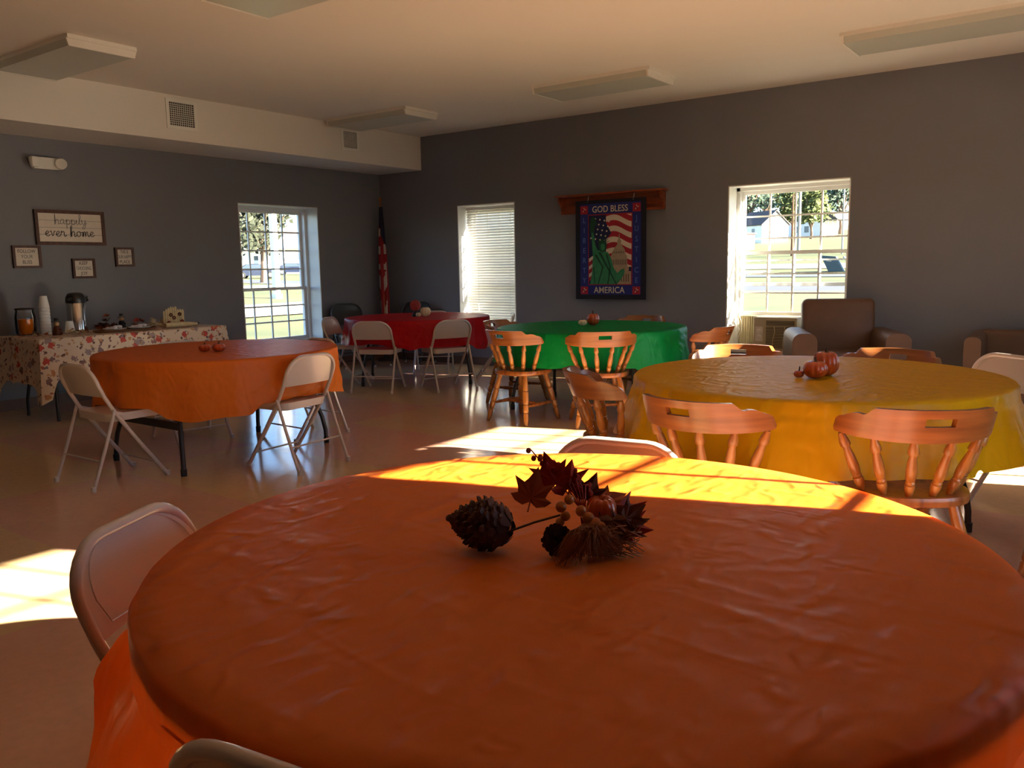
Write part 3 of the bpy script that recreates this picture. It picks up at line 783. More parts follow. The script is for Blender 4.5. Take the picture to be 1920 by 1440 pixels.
# robed statue with raised arm
flat('statue_robe', [(-.26, -.398), (-.235, -.25), (-.225, -.1), (-.2, -.03), (-.13, -.0), (-.02, -.03), (.02, -.1), (.05, -.2), (.1, -.27), (.15, -.23), (.19, -.22), (.2, -.26), (.16, -.33), (.1, -.398)], 'ban_green', 9)
flat('statue_arm', [(-.225, -.08), (-.232, .05), (-.245, .2), (-.215, .21), (-.19, .06), (-.15, -.01)], 'ban_green', 9)
flat('torch', [(-.252, .2), (-.262, .29), (-.25, .36), (-.22, .39), (-.185, .36), (-.17, .30), (-.2, .27), (-.21, .2)], 'ban_dkgreen', 10)
flat('statue_head', [(-.135, -.005), (-.15, .05), (-.14, .10), (-.09, .12), (-.045, .10), (-.035, .05), (-.05, .0), (-.09, -.03)], 'ban_dkgreen', 10)
flat('statue_face', [(-.115, .01), (-.12, .06), (-.09, .075), (-.06, .06), (-.065, .01), (-.09, -.012)], 'ban_green', 11)
for k in range(7):
    a = R(25+k*21.5); flat('crown_ray', [(-.09+.06*math.cos(a-.08), .06+.06*math.sin(a-.08)), (-.09+.115*math.cos(a), .06+.115*math.sin(a)), (-.09+.06*math.cos(a+.08), .06+.06*math.sin(a+.08))], 'ban_dkgreen', 9)
for p_ in ([(-.2, -.06), (-.1, -.2), (-.16, -.398), (-.145, -.398), (-.08, -.2), (-.17, -.05)], [(-.05, -.05), (.0, -.2), (-.03, -.398), (-.015, -.398), (.02, -.2), (-.03, -.05)], [(-.15, -.03), (.01, -.28), (.08, -.398), (.1, -.398), (.03, -.28), (-.12, -.02)], [(-.22, -.2), (-.2, -.398), (-.19, -.398), (-.205, -.2)]):
    flat('robe_fold', p_, 'ban_dkgreen', 10)
text('lettering', 'GOD BLESS', .104, 'ban_white', bn, wall_M('back', .0, .465, .004), .0006, .0007, .90)
text('lettering', 'AMERICA', .104, 'ban_white', bn, wall_M('back', -.01, -.47, .004), .0006, .0007, .94)
for sx_, wd in ((-.345, 'LIBERTY'), (.345, 'JUSTICE')):
    for k, ch in enumerate(wd): text('lettering', ch, .088, 'ban_letter', bn, wall_M('back', sx_, .345-k*.117, .003), .0005, .0004, .9)

# ------------------------------------------------------------------ flag in the corner
fl = thing('flag', 'furled striped flag on a wooden pole standing in the room corner', 'flag', (.22, -.22, 0))
MB().lathe([(.13, 0), (.13, .02), (.05, .04), (.03, .09), (.02, .09)], (0, 0, 0), 24).build('stand', 'steel_dark', fl)
top = Vector((-.075, .075, 2.26)); bot = Vector((0, 0, .03))
MB().tube([bot, top], [.013, .012], 12).build('pole', 'pole_wood', fl)
MB().lathe([(.006, 0), (.018, .01), (.02, .035), (.008, .06)], top-Vector((0, 0, .035)), 12).build('finial', 'pole_wood', fl)
fc = MB(); NS, NT = 60, 28
vs = []; z_hi, z_lo = 2.15, .52
def flag_pt(i, j):
    t = i/NS; q = 2*PI*j/NT; z = z_hi+(z_lo-z_hi)*t
    p = bot.lerp(top, (z-bot.z)/(top.z-bot.z))
    r = (.022+.038*math.sin(min(1, t*1.25)*PI*.62))*(1+.28*math.sin(5*q+t*4))
    return Vector((p.x+.018+.012*t+r*math.cos(q)*.9, p.y-.012+r*math.sin(q)*.9, z))
vs = [flag_pt(i, j) for i in range(NS+1) for j in range(NT)]
for i in range(NS):
    for j in range(NT):
        t = i/NS; q = j/NT
        nz_ = noise.noise(Vector((q*6, t*7, 3)))
        st = t*(13 if t < .52 else 8)+.9*math.sin(2*PI*q)*(1 if t > .5 else .25)
        fold_ = math.sin(2*PI*q*3+t*3+.8)
        fc.cur = 2 if t < .25+.09*math.sin(2*PI*q+1) else (1 if int(st) % 2 == 0 and fold_ > -.15+.5*nz_ else 0)
        fc.add([vs[i*NT+j], vs[i*NT+(j+1) % NT], vs[(i+1)*NT+(j+1) % NT], vs[(i+1)*NT+j]], [(0, 1, 2, 3)])
fc.build('cloth', ['flag_red', 'flag_white', 'flag_blue'], fl, smooth=60)
MB().tube([top-Vector((-.016, .018, .10)), top-Vector((-.05, .055, .75)), top-Vector((-.085, .085, 1.25)), top-Vector((-.10, .10, 1.6))], .007, 6).build('fringe_cord', 'gold_fringe', fl)

# ------------------------------------------------------------------ blind in the narrow window
bl_ = thing('window_blind', 'white slatted blind lowered over the narrow window', 'blind', ((W2[0]+W2[1])/2, .17, 0))
bw = (W2[1]-W2[0])/2-.03
MB().bb(-bw, bw, -.02, .02, HEAD-.06, HEAD-.02).build('headrail', 'vinyl', bl_, smooth=0)
sb = MB(); NSL = 47
for k in range(NSL):
    z = HEAD-.075-(HEAD-.075-SILL-.07)*k/(NSL-1)
    sb.add([(-bw, -.014, z-.016), (bw, -.014, z-.016), (bw, -.004, z+.004), (-bw, -.004, z+.004), (bw, .012, z+.0195), (-bw, .012, z+.0195)], [(0, 1, 2, 3), (3, 2, 4, 5)])
tag(sb.build('slats', 'blind_slat', bl_), kind='stuff')
MB().bb(-bw, bw, -.012, .012, SILL+.03, SILL+.055).build('bottom_rail', 'vinyl', bl_, smooth=0)
for s in (-.6, .6): MB().tube([(s*bw, -.013, HEAD-.06), (s*bw, -.013, SILL+.05)], .0015, 5).build('ladder_cord', 'cord', bl_)

# ------------------------------------------------------------------ air conditioner
ac = thing('air_conditioner', 'cream window air conditioner wedged under the raised sash', 'air conditioner', (5.70, .12, SILL+.025))
MB().bb(-.24, .22, -.12, .42, .005, .355, .01).build('case', 'ac_cream', ac)
MB().bb(-.10, .195, -.128, -.118, .035, .32).build('grille_recess', 'ac_dark', ac, smooth=0)
lv = MB()
for k in range(13): lv.bb(-.10, .195, -.136, -.126, .045+k*.0165, .051+k*.0165)
for k in range(3): lv.bb(-.10, .195, -.136, -.126, .275+k*.016, .280+k*.016)
tag(lv.build('louvres', 'ac_cream', ac, smooth=0), kind='stuff')
MB().bb(-.105, .2, -.139, -.122, .258, .268).build('grille_bar', 'ac_cream', ac, smooth=0)
for xx in (-.01, .10): MB().tube([(xx, -.136, .26), (xx+.006, -.138, .2), (xx-.012, -.138, .12), (xx-.014, -.136, .04)], .005, 6).build('grille_rib', 'ac_cream', ac)
for zz in (.15, .21): MB().lathe([(.021, 0), (.021, .008), (.014, .018), (.01, .018)], (-.175, -.12, zz), 16, Matrix.Rotation(PI/2, 3, 'X')).build('knob', 'fixture', ac)
MB().bb(-.215, -.135, -.124, -.118, .10, .255).build('control_panel', 'fixture', ac, smooth=0)
for s, x0_, x1_ in ((-1, -.52, -.24), (1, .22, .62)):
    pb = MB(); n_ = 11 if s < 0 else 14
    prof = []
    for k in range(n_*2+1): prof.append((x0_+(x1_-x0_)*k/(2*n_), .10+(.022 if k % 2 else 0)))
    pb.prism(prof+[(x, y_+.012) for x, y_ in prof[::-1]], .345, Matrix.Translation((0, 0, .005)))
    pb.build('side_curtain', 'ac_cream', ac, smooth=0)
cd = MB()
for k in range(4):
    rnd = random.Random(k); x_ = 5.215+.012*k
    cd.tube([(x_, .16, HEAD-.05), (x_, .15, 1.2), (x_+.006, .14, .74), (x_+rnd.uniform(-.03, .05), .12, .66), (x_+rnd.uniform(-.02, .06), .11, .55), (x_+rnd.uniform(-.03, .04), .11, .45), (x_+.01, .12, .375)], .0028, 5)
tag(cd.build('blind_cord', 'cord'), 'tangled white blind cords hanging beside the air conditioner', 'cord')

# ------------------------------------------------------------------ tables and cloths
def make_table(label, x, y, rz, r, group='round folding tables'):
    t = thing('folding_table', label, 'table', (x, y, 0), rz, group)
    MB().lathe([(.02, .690), (r-.03, .690), (r-.004, .698), (r-.002, .735), (r-.012, .742), (.02, .742)], (0, 0, 0), 72).build('table_top', 'table_plastic', t)
    for s in (-1, 1):
        for q in (-1, 1):
            MB().tube([(q*.30, s*.50, .69), (q*.30, s*.52, .55), (q*.31, s*.535, .45), (q*.345, s*.56, .32), (q*.385, s*.585, .2), (q*.405, s*.595, .1), (q*.408, s*.597, .0)], .0155, 10).build('leg', 'steel_dark', t)
            MB().lathe([(.019, 0), (.02, .045), (.016, .046)], (q*.408, s*.597, 0), 12).build('foot_cap', 'rubber', t)
        MB().bb(-.34, .34, s*.562-.012, s*.562+.012, .285, .335).build('crossbar', 'steel_dark', t, smooth=0)
        for q in (-.285, .285): MB().tube([(q, s*.56, .31), (q, s*.34, .69)], .009, 8).build('brace', 'steel_dark', t)
    return t
def back_limit(kind, x, z):
    """local y in front of which the cloth has to stay, at height z beside a chair back"""
    if kind == 'fold': return lerp_tab([(0, .27), (.255, .09), (.45, -.048), (.56, -.106), (.63, -.138), (.75, -.17)], z)
    return lerp_tab([(0, -.14), (.05, -.135), (.12, -.10), (.17, -.04), (.36, -.03)], abs(x))
def give_way(px, py, z, cx, cy, hem):
    """cloth point beside a chair: lifted on to the seat, kept in front of the back"""
    for loc, rz, kind in CHAIRS:
        dx, dy = cx+px-loc.x, cy+py-loc.y
        if dx*dx+dy*dy > .6: continue
        c, s_ = math.cos(-rz), math.sin(-rz); lx, ly = dx*c-dy*s_, dx*s_+dy*c
        wx = min(1.0, max(0.0, (.36-abs(lx))/.07)); wy = min(1.0, max(0.0, (.42-abs(ly-.04))/.07)); w = wx*wy
        if w <= 0: continue
        seat = .455 if kind == 'wood' else .458
        if hem < seat: z = z+w*((.733-(.733-z)*(.733-seat)/(.733-hem))-z)
        lim = back_limit(kind, lx, z)
        if ly < lim:
            ly += w*(lim-ly); c, s_ = math.cos(rz), math.sin(rz)
            px, py = lx*c-ly*s_+loc.x-cx, lx*s_+ly*c+loc.y-cy
    return px, py, z
def make_cloth(label, x, y, r, material, drop, seed, n_fold=13, amp=.018, flare=.03, z0=.745, dropvar=None, flarevar=None):
    rnd = random.Random(seed); NT_, NR, NDr = 288, 14, 18
    ph = [rnd.uniform(0, 2*PI) for _ in range(6)]
    vs = [(0, 0, z0)]
    def wr(px, py): return .0022*noise.noise(Vector((px*5+seed, py*5, 0)))
    rings = []
    for i in range(1, NR+1):
        rr = (r+.004)*i/NR; ring = []
        for j in range(NT_):
            a = 2*PI*j/NT_; px, py = rr*math.cos(a), rr*math.sin(a)
            ring.append((px, py, z0+wr(px, py)*(1 if i < NR else .3)))
        rings.append(ring)
    for i in range(1, NDr+1):
        s = i/NDr; ring = []
        for j in range(NT_):
            a = 2*PI*j/NT_
            L = drop+.03*math.sin(2*a+ph[0])+.022*math.sin(5*a+ph[1])+.012*math.sin(11*a+ph[2])
            if dropvar: L += dropvar(a)
            f = math.sin(n_fold*a+ph[3]+1.4*math.sin(3*a+ph[4]))+.5*math.sin((n_fold*2+3)*a+ph[5])
            f = math.copysign(abs(f)**.75, f)
            rr = r+.009+flare*s+amp*(s**1.3)*(f+.6)+.006*noise.noise(Vector((a*9, s*5, seed)))
            if flarevar: rr += flarevar(a)*max(0, s-.12)**1.1-.030*math.exp(-((s-.28)/.085)**2)  # inward tuck added below the lip, shaped so that band shades darker
            z = z0-.012-L*s
            if s*NDr < 1.5: z = z0-.010
            q = (rr*math.cos(a), rr*math.sin(a), z)
            if z < .672: q = give_way(*q, x, y, z0-.012-L)
            ring.append(q)
        rings.append(ring)
    for ring in rings: vs += ring
    fs = [(0, 1+j, 1+(j+1) % NT_) for j in range(NT_)]
    for i in range(len(rings)-1):
        for j in range(NT_):
            a = 1+i*NT_; fs.append((a+j, a+(j+1) % NT_, a+NT_+(j+1) % NT_, a+NT_+j))
    o = MB().add(vs, fs).build('tablecloth', material, None, smooth=75)
    o.location = (x, y, 0)
    return tag(o, label, 'tablecloth', 'plastic tablecloths on the round tables')
T_FRONT = (7.719, -7.302, .800); T_LEFT = (3.40, -5.115, .820); T_RED = (2.06, -1.55, .82); T_GREEN = (4.725, -2.147, .845); T_YEL = (7.39, -4.52, .86)
make_table('round folding table under the orange cloth with pine cones', T_FRONT[0], T_FRONT[1], R(-70), T_FRONT[2])
make_table('round folding table under the orange cloth with two small pumpkins', T_LEFT[0], T_LEFT[1], 0, T_LEFT[2])
make_table('round folding table under the red cloth', T_RED[0], T_RED[1], R(-52), T_RED[2])
make_table('round folding table under the green cloth', T_GREEN[0], T_GREEN[1], R(-85), T_GREEN[2])
make_table('round folding table under the yellow cloth', T_YEL[0], T_YEL[1], R(75), T_YEL[2])

# ------------------------------------------------------------------ folding chairs
def make_folding_chair(frame, panel, pad=None, hh=.755):
    t = thing('folding_chair', '', 'chair')
    w = .212
    def side(s): return [(s*.205, .245, 0), (s*.210, .06, .255), (s*.212, -.075, .45), (s*.212, -.135, .56), (s*.212, -.165, hh-.125)]
    pts = side(1)
    rc = .125
    for k in range(1, 9):
        a = R(k*90/8); pts.append((w-rc+rc*math.cos(a), -.165-.035*math.sin(a), hh-.125+(.125-.011)*math.sin(a)))
    left = [(-x_, y_, z_) for x_, y_, z_ in pts[::-1]]
    MB().tube(pts+left, .0128, 10).build('main_frame', frame, t)
    # backrest sheet bounded by the tube
    n_ = 20; b = MB(); vs = []; fs = []
    zb = .555
    for i in range(n_+1):
        u = -1+2*i/n_; x_ = u*(w-.004)
        ax = abs(x_)
        zt = hh-.012 if ax < w-rc else hh-.125+.113*math.sqrt(max(0, 1-((ax-(w-rc))/rc)**2))
        for j in range(9):
            z_ = zb+(max(zt, zb+.05)-zb)*j/8
            yb = -.135-.065*min(1, (z_-.56)/.19)
            vs.append((x_, yb-.016*(1-u*u)+(.004 if pad else 0), z_))
    for i in range(n_):
        for j in range(8): a = i*9+j; fs.append((a, a+9, a+10, a+1))
    b.add(vs, fs); b.add([(x_, y_+.006, z_) for x_, y_, z_ in vs], fs)
    m_ = len(vs)
    for i in range(n_): b.add([vs[i*9], vs[(i+1)*9], (vs[(i+1)*9][0], vs[(i+1)*9][1]+.006, zb), (vs[i*9][0], vs[i*9][1]+.006, zb)], [(0, 1, 2, 3)])
    b.build('backrest', panel, t)
    if not pad:
        ring = []
        for k in range(41):
            u = -1+2*k/40
        ln = [(x_*.86, -.135-.065*min(1, (z_-.56)/.19)-.016*(1-(x_/w)**2)+.008, .655+(z_-.655)*.84) for x_, y_, z_ in pts+left if z_ > .58]
        ln += [(-.155, -.140+.0, .578), (.155, -.140+.0, .578)]
        MB().tube(ln, .0016, 5, closed=True).build('backrest_bead', frame, t)
    st = MB(); out = rrect(-.195, .195, -.115, .262, .05)
    st.prism(out, .020, Matrix.Translation((0, 0, .425)))
    st.prism([(x_*.985, (y_-.07)*.985+.07) for x_, y_ in out], .03, Matrix.Translation((0, 0, .397)))
    st.build('seat', panel, t)
    for s in (-1, 1):
        MB().tube([(s*.226, -.085, .475), (s*.226, -.15, .28), (s*.226, -.255, .0)], .0105, 10).build('rear_leg', frame, t)
        MB().lathe([(.0145, 0), (.0145, .03), (.011, .032)], (s*.226, -.254, 0), 10).build('foot_cap', 'white_cap', t)
        MB().lathe([(.0145, 0), (.0145, .028), (.011, .03)], (s*.205, .244, 0), 10).build('foot_cap', 'white_cap', t)
        MB().box((s*.221, -.045, .445), (.006, .10, .018), Matrix.Rotation(R(-18), 3, 'X')).build('brace', frame, t, smooth=0)
    MB().tube([(-.226, -.19, .17), (.226, -.19, .17)], .006, 8).build('rear_stretcher', frame, t)
    MB().tube([(-.207, .175, .1), (.207, .175, .1)], .006, 8).build('front_stretcher', frame, t)
    return t
fold0 = make_folding_chair('beige_steel', 'beige_steel')
USED = {}
def place(proto, key, x, y, dx, dy, label, group):
    if key not in USED:
        USED[key] = 1; proto.location = (x, y, 0); proto.rotation_euler = (0, 0, facing(dx, dy)); tag(proto, label, 'chair', group); return proto
    c = copy_tree(proto, (x, y, 0), facing(dx, dy), label, group); c['category'] = 'chair'
    return c
GF = 'beige metal folding chairs'
fc_ = lambda x, y, dx, dy, l: place(fold0, 'fold', x, y, dx, dy, l, GF)
fc_(3.47, -5.985, 0.0, 1.0, 'beige folding chair at the two-pumpkin orange table, back towards the open floor')
fc_(4.16, -5.09, -1.0, -.08, 'beige folding chair at the two-pumpkin orange table, facing the food table')
fc_(3.42, -4.40, -.04, -1.0, 'beige folding chair at the two-pumpkin orange table, back to the red table')
fc_(2.74, -4.94, .97, -.20, 'beige folding chair between the food table and the two-pumpkin orange table')
fc_(2.20, -2.34, -.42, .91, 'beige folding chair at the red table, back to the two-pumpkin orange table')
fc_(2.775, -1.89, -.92, .40, 'beige folding chair at the red table, back to the green table')
fc_(1.38, -2.05, .80, .35, 'beige folding chair at the red table, beside the window in the sign wall')
fc_(1.66, -.85, .5, -.75, 'beige folding chair at the red table, back to the corner flag')
fc_(2.80, -1.02, -.80, -.6, 'beige folding chair at the red table, back to the blind-covered window')
fc_(6.98, -7.63, .9, .44, 'beige folding chair at the pine cone table, glossy backrest facing the table')
fc_(7.837, -7.934, -.14, .99, 'beige folding chair at the pine cone table, only its top tube showing')
fc_(7.37, -6.60, .15, -1, 'beige folding chair between the pine cone table and the yellow table')
fc_(7.985, -3.38, -.60, -.80, 'beige folding chair at the yellow table, before the low brown armchair')
fold1 = make_folding_chair('steel_dark', 'black_vinyl', pad=1, hh=.84)
place(fold1, 'blk', .36, -.98, .93, -.35, 'black vinyl folding chair with rounded back against the window wall', 'black padded folding chairs')
place(fold1, 'blk', .86, -.37, .3, -.95, 'black vinyl folding chair with rounded back beside the corner flag', 'black padded folding chairs')

# ------------------------------------------------------------------ wooden chairs
LEGP = [(0, .011), (.02, .014), (.12, .018), (.2, .0195), (.24, .019), (.25, .0135), (.27, .0195), (.33, .0215), (.40, .0205), (.41, .015), (.44, .0215), (.56, .023), (.66, .022), (.67, .016), (.70, .021), (.82, .0195), (1.0, .0165)]
SPP = [(0, .009), (.06, .011), (.16, .0155), (.235, .0155), (.245, .0115), (.27, .0145), (.30, .0115), (.32, .0145), (.45, .0165), (.60, .0145), (.72, .0115), (.765, .011), (.775, .0155), (.80, .0165), (.87, .015), (.95, .011), (1.0, .008)]
STP = [(0, .008), (.12, .011), (.25, .0135), (.34, .0145), (.36, .0115), (.40, .016), (.5, .0175), (.6, .016), (.64, .0115), (.66, .0145), (.75, .0135), (.88, .011), (1, .008)]
def make_wood_chair():
    t = thing('wooden_chair', '', 'chair')
    # saddle seat
    out = []
    for k in range(48):
        a = 2*PI*k/48; cx_, sy_ = math.cos(a), math.sin(a)
        rx = .225+.012*max(0, sy_); ry = .215
        out.append((rx*math.copysign(abs(cx_)**.72, cx_), ry*math.copysign(abs(sy_)**.80, sy_)))
    sb_ = MB(); rings = []
    for sc, z in ((.90, .400), (.985, .408), (1.0, .420), (1.0, .432), (.985, .441), (.93, .443), (.75, .437), (.5, .433), (.2, .432)):
        rings.append([(x_*sc, y_*sc, z) for x_, y_ in out])
    vs = [p for r_ in rings for p in r_]; n_ = 48
    fs = [(i*n_+j, i*n_+(j+1) % n_, (i+1)*n_+(j+1) % n_, (i+1)*n_+j) for i in range(len(rings)-1) for j in range(n_)]
    fs += [tuple(range(n_-1, -1, -1)), tuple(range((len(rings)-1)*n_, len(rings)*n_))]
    sb_.add(vs, fs).build('seat', 'oak_dark', t, smooth=50)
    tops = {}; 
    for sx_ in (-1, 1):
        for sy_ in (-1, 1):
            a = Vector((sx_*.215, sy_*.215, 0)); b = Vector((sx_*.135, sy_*.130, .41))
            MB().turned_k(1.12, a, b, LEGP).build('leg', 'oak', t)
            tops[(sx_, sy_)] = (a, b)
    mids = []
    for sx_ in (-1, 1):
        p = tops[(sx_, -1)][0].lerp(tops[(sx_, -1)][1], .38); q = tops[(sx_, 1)][0].lerp(tops[(sx_, 1)][1], .38)
        MB().turned(p, q, STP).build('side_stretcher', 'oak_dark', t); mids.append(p.lerp(q, .5))
    MB().turned(mids[0], mids[1], STP).build('cross_stretcher', 'oak_dark', t)
    # curved crest rail with a hand slot
    RC, CY = .292, .030
    AM = R(74)
    def zt(u):
        a = abs(u)
        if a < .56: return .782-.004*a
        if a < .66: q = (a-.56)/.10; return .780-.030*(q*q*(3-2*q))
        if a < .80: return .750+.004*math.sin((a-.66)/.14*PI)
        if a < .88: q = (a-.80)/.08; return .750-.014*(q*q*(3-2*q))
        q = (a-.88)/.12; return .684+.052*math.sqrt(max(0, 1-q*q))
    def zb_(u):
        a = abs(u); z = .656+.014*a*a
        if a > .88: q = (a-.88)/.12; return .684-(.684-(.656+.011))*math.sqrt(max(0, 1-q*q))
        return z
    NU, NV = 60, 8
    us = [-1+2*i/NU for i in range(NU+1)]
    vs = []
    for side in (0, 1):
        for u in us:
            for j in range(NV+1):
                z = zb_(u)+(zt(u)-zb_(u))*j/NV
                lean = -.05*(z-.656)/.13
                rr = RC+(.0125 if side else -.0125)*(1 if abs(u) < .995 else .6)
                a = u*AM
                vs.append((rr*math.sin(a), CY-rr*math.cos(a)+lean, z))
    ofs = (NU+1)*(NV+1); cell = lambda i, j: 0 <= i < NU and 0 <= j < NV and not (26 <= i <= 33 and 4 <= j <= 5)
    I = lambda i, j, s: s*ofs+i*(NV+1)+j
    fs = []
    for i in range(NU):
        for j in range(NV):
            if not cell(i, j): continue
            fs.append((I(i, j, 0), I(i+1, j, 0), I(i+1, j+1, 0), I(i, j+1, 0))); fs.append((I(i, j, 1), I(i, j+1, 1), I(i+1, j+1, 1), I(i+1, j, 1)))
            for di, dj, p, q in ((-1, 0, (i, j), (i, j+1)), (1, 0, (i+1, j), (i+1, j+1)), (0, -1, (i, j), (i+1, j)), (0, 1, (i, j+1), (i+1, j+1))):
                if not cell(i+di, j+dj): fs.append((I(*p, 0), I(*q, 0), I(*q, 1), I(*p, 1)))
    MB().add(vs, fs).build('crest_rail', 'oak_rail', t, smooth=50)
    for k in range(6):
        u = -1+2*k/5; a = u*R(64); c = u*R(66)
        MB().turned_k(1.22, (.185*math.sin(a)*1.02, .012-.185*math.cos(a), .435), (RC*math.sin(c), CY-RC*math.cos(c), .664), SPP).build('spindle', 'oak', t)
    return t
wood0 = make_wood_chair()
GW = 'turned oak chairs with slotted crest rails'
wc_ = lambda x, y, dx, dy, l: place(wood0, 'wood', x, y, dx, dy, l, GW)
wc_(7.29, -5.47, .16, 1.0, 'oak spindle chair at the yellow table beside the pine cone table chair, slotted rail')
wc_(7.95, -5.27, -.55, .84, 'oak spindle chair at the yellow table with its seat half clear of the cloth')
wc_(6.615, -5.00, .75, .66, 'oak spindle chair at the yellow table, back towards the green table chairs')
wc_(6.73, -3.84, .28, -.95, 'oak spindle chair at the yellow table, back to the air conditioner')
wc_(7.53, -3.71, -.12, -1, 'oak spindle chair at the yellow table, back to the brown armchair')
wc_(8.56, -4.74, -1, .05, 'oak spindle chair at the yellow table, on the side farthest from the green table')
wc_(4.55, -2.98, .10, 1, 'oak spindle chair at the green table, back to the sunlit floor patch')
wc_(5.19, -2.80, -.63, .78, 'oak spindle chair at the green table, back to the yellow table')
wc_(5.72, -2.10, -1, -.02, 'oak spindle chair at the green table, back to the air conditioner window')
wc_(3.93, -2.20, 1, .08, 'oak spindle chair at the green table, back to the red table')
wc_(4.72, -1.30, 0, -1, 'oak spindle chair at the green table, back to the banner')

# ------------------------------------------------------------------ cloths, resting on the seats and pushed in by the chair backs
CHAIRS = [(o.location.copy(), o.rotation_euler.z, 'wood' if o.name.startswith('wooden') else 'fold') for o in COL.objects if o.name.startswith(('folding_chair', 'wooden_chair'))]
make_cloth('orange plastic tablecloth with a pine cone and leaf bundle on it', *T_FRONT, 'cloth_orange', .42, 3, 9, .026, .02, dropvar=lambda a: .10*max(0, math.cos(a-R(228)))**4, flarevar=lambda a: .15*max(0, math.cos(a-R(222)))**8)
make_cloth('orange plastic tablecloth with two small pumpkins side by side', *T_LEFT, 'cloth_orange', .32, 5, 9, .020, .004)
make_cloth('red plastic tablecloth on the table before the corner flag', *T_RED, 'cloth_red', .29, 8, 12, .016, .02)
make_cloth('green plastic tablecloth on the table beneath the banner', *T_GREEN, 'cloth_green', .30, 13, 10, .018, .02)
make_cloth('yellow plastic tablecloth on the table before the armchairs', *T_YEL, 'cloth_yellow', .36, 21, 10, .02, .07)

# ------------------------------------------------------------------ armchairs
def make_armchair(label, x, y, dx, dy, low=False):
    t = thing('armchair', label, 'armchair', (x, y, 0), facing(dx, dy), 'brown armchairs')
    MB().bb(-.36, .36, -.34, .40, .10, .30, .03, 3).build('base', 'leather', t)
    MB().bb(-.285, .285, -.26, .42, .28, .47, .05, 4).build('seat_cushion', 'leather', t)
    b = MB()
    if low: b.box((0, -.33, .40), (.78, .17, .56), Matrix.Rotation(R(3), 3, 'X'), .05, 4)
    else: b.box((0, -.335, .58), (.66, .17, .72), Matrix.Rotation(R(9), 3, 'X'), .055, 4)
    b.build('backrest', 'leather', t)
    aw = .062 if low else .105
    for s in (-1, 1):
        MB().prism(rrect(s*.385-aw, s*.385+aw, .10, .665, aw*.72, 6), .78, Matrix(((1, 0, 0, 0), (0, 0, -1, .42), (0, 1, 0, 0), (0, 0, 0, 1)))).build('arm', 'leather', t, smooth=50)
        for yy in (-.33, .36): MB().lathe([(.022, 0), (.03, .12), (.02, .12)], (s*.37, yy, 0), 12).build('foot', 'oak_dark', t)
    return t
make_armchair('brown armchair facing the yellow table, by the air conditioner window', 6.56, -.70, .40, -.92)
make_armchair('low brown tub armchair with arms level with its back', 8.02, -.62, .05, -1, True)

# ------------------------------------------------------------------ pumpkins and centrepieces
def pumpkin(label, cat, x, y, z, r, h, material, seed=0, ribs=10, stem_h=.02, tall=1.0, group=None):
    t = thing('pumpkin', label, cat, (x, y, z), seed*.7, group)
    n_, m_ = ribs*6, 14; vs = []
    for i in range(m_+1):
        a = PI*i/m_; 
        for j in range(n_):
            q = 2*PI*j/n_; rib = 1-.10*abs(math.cos(ribs*q/2))**3
            rr = r*max(.001, math.sin(a)**.82)*rib
            zz = h/2-h/2*math.cos(a); zz -= .16*h*math.exp(-((math.sin(a))/.3)**2)*(1 if a > PI/2 else 0)
            vs.append((rr*math.cos(q), rr*math.sin(q), zz))
    fs = [(i*n_+j, i*n_+(j+1) % n_, (i+1)*n_+(j+1) % n_, (i+1)*n_+j) for i in range(m_) for j in range(n_)]
    MB().add(vs, fs).build('body', material, t, smooth=80)
    MB().tube([(0, 0, h*.80), (.002, 0, h*.9+stem_h*.5), (r*.12, 0, h*.9+stem_h)], [r*.16, r*.11, r*.09], 8).build('stem', 'stem', t)
    return t
Z0 = .7455
pumpkin('small orange pumpkin on the orange table, the nearer of the pair to the food table', 'pumpkin', 3.46, -5.27, Z0, .042, .055, 'pumpkin', 1, 9, .012, group='pumpkin pair on the orange table')
pumpkin('small orange pumpkin on the orange table, with the taller stem', 'pumpkin', 3.545, -5.215, Z0, .045, .058, 'pumpkin', 2, 9, .022, group='pumpkin pair on the orange table')
# red table
pumpkin('cream ribbed pumpkin on the red table', 'pumpkin', 2.16, -1.52, Z0, .062, .11, 'pumpkin_white', 3, 10, .015)
bw_ = thing('ornament', 'round red-orange flower ball on a dark foot on the red table', 'ornament', (2.06, -1.58, Z0))
MB().lathe([(.04, 0), (.045, .02), (.02, .05), (.02, .08)], (0, 0, 0), 14).build('foot', 'doll_black', bw_)
rb = MB()
for k in range(90):
    z_ = 1-2*(k+.5)/90; a = k*2.39996; q = math.sqrt(1-z_*z_); d_ = Vector((q*math.cos(a), q*math.sin(a), z_))
    rb.ball(Vector((0, 0, .125))+d_*.052, .015, 6, 4)
rb.ball((0, 0, .125), .054, 14, 10); rb.build('petals', 'leaf_red', bw_)
pumpkin('tiny pale gourd lying before the cream pumpkin on the red table', 'gourd', 2.140, -1.622, Z0, .03, .05, 'pumpkin_white', 4, 8, .008)
# green table
pumpkin('upright orange pumpkin on the green table', 'pumpkin', 4.675, -2.02, Z0, .058, .115, 'pumpkin_deep', 5, 10, .035)
pumpkin('tiny cream pumpkin on the green table', 'pumpkin', 4.595, -2.075, Z0, .042, .055, 'pumpkin_white', 6, 9, .006)
# yellow table
pumpkin('glossy orange pumpkin in front of another on the yellow table', 'pumpkin', 7.44, -4.66, Z0, .056, .088, 'pumpkin_deep', 7, 10, .022)
pumpkin('tall glossy orange pumpkin behind another on the yellow table', 'pumpkin', 7.455, -4.54, Z0, .062, .125, 'pumpkin_deep', 8, 10, .026)
pumpkin('tiny brown gourd beside the glossy pumpkins on the yellow table', 'gourd', 7.365, -4.665, Z0, .024, .036, 'pumpkin_deep', 9, 8, .022)

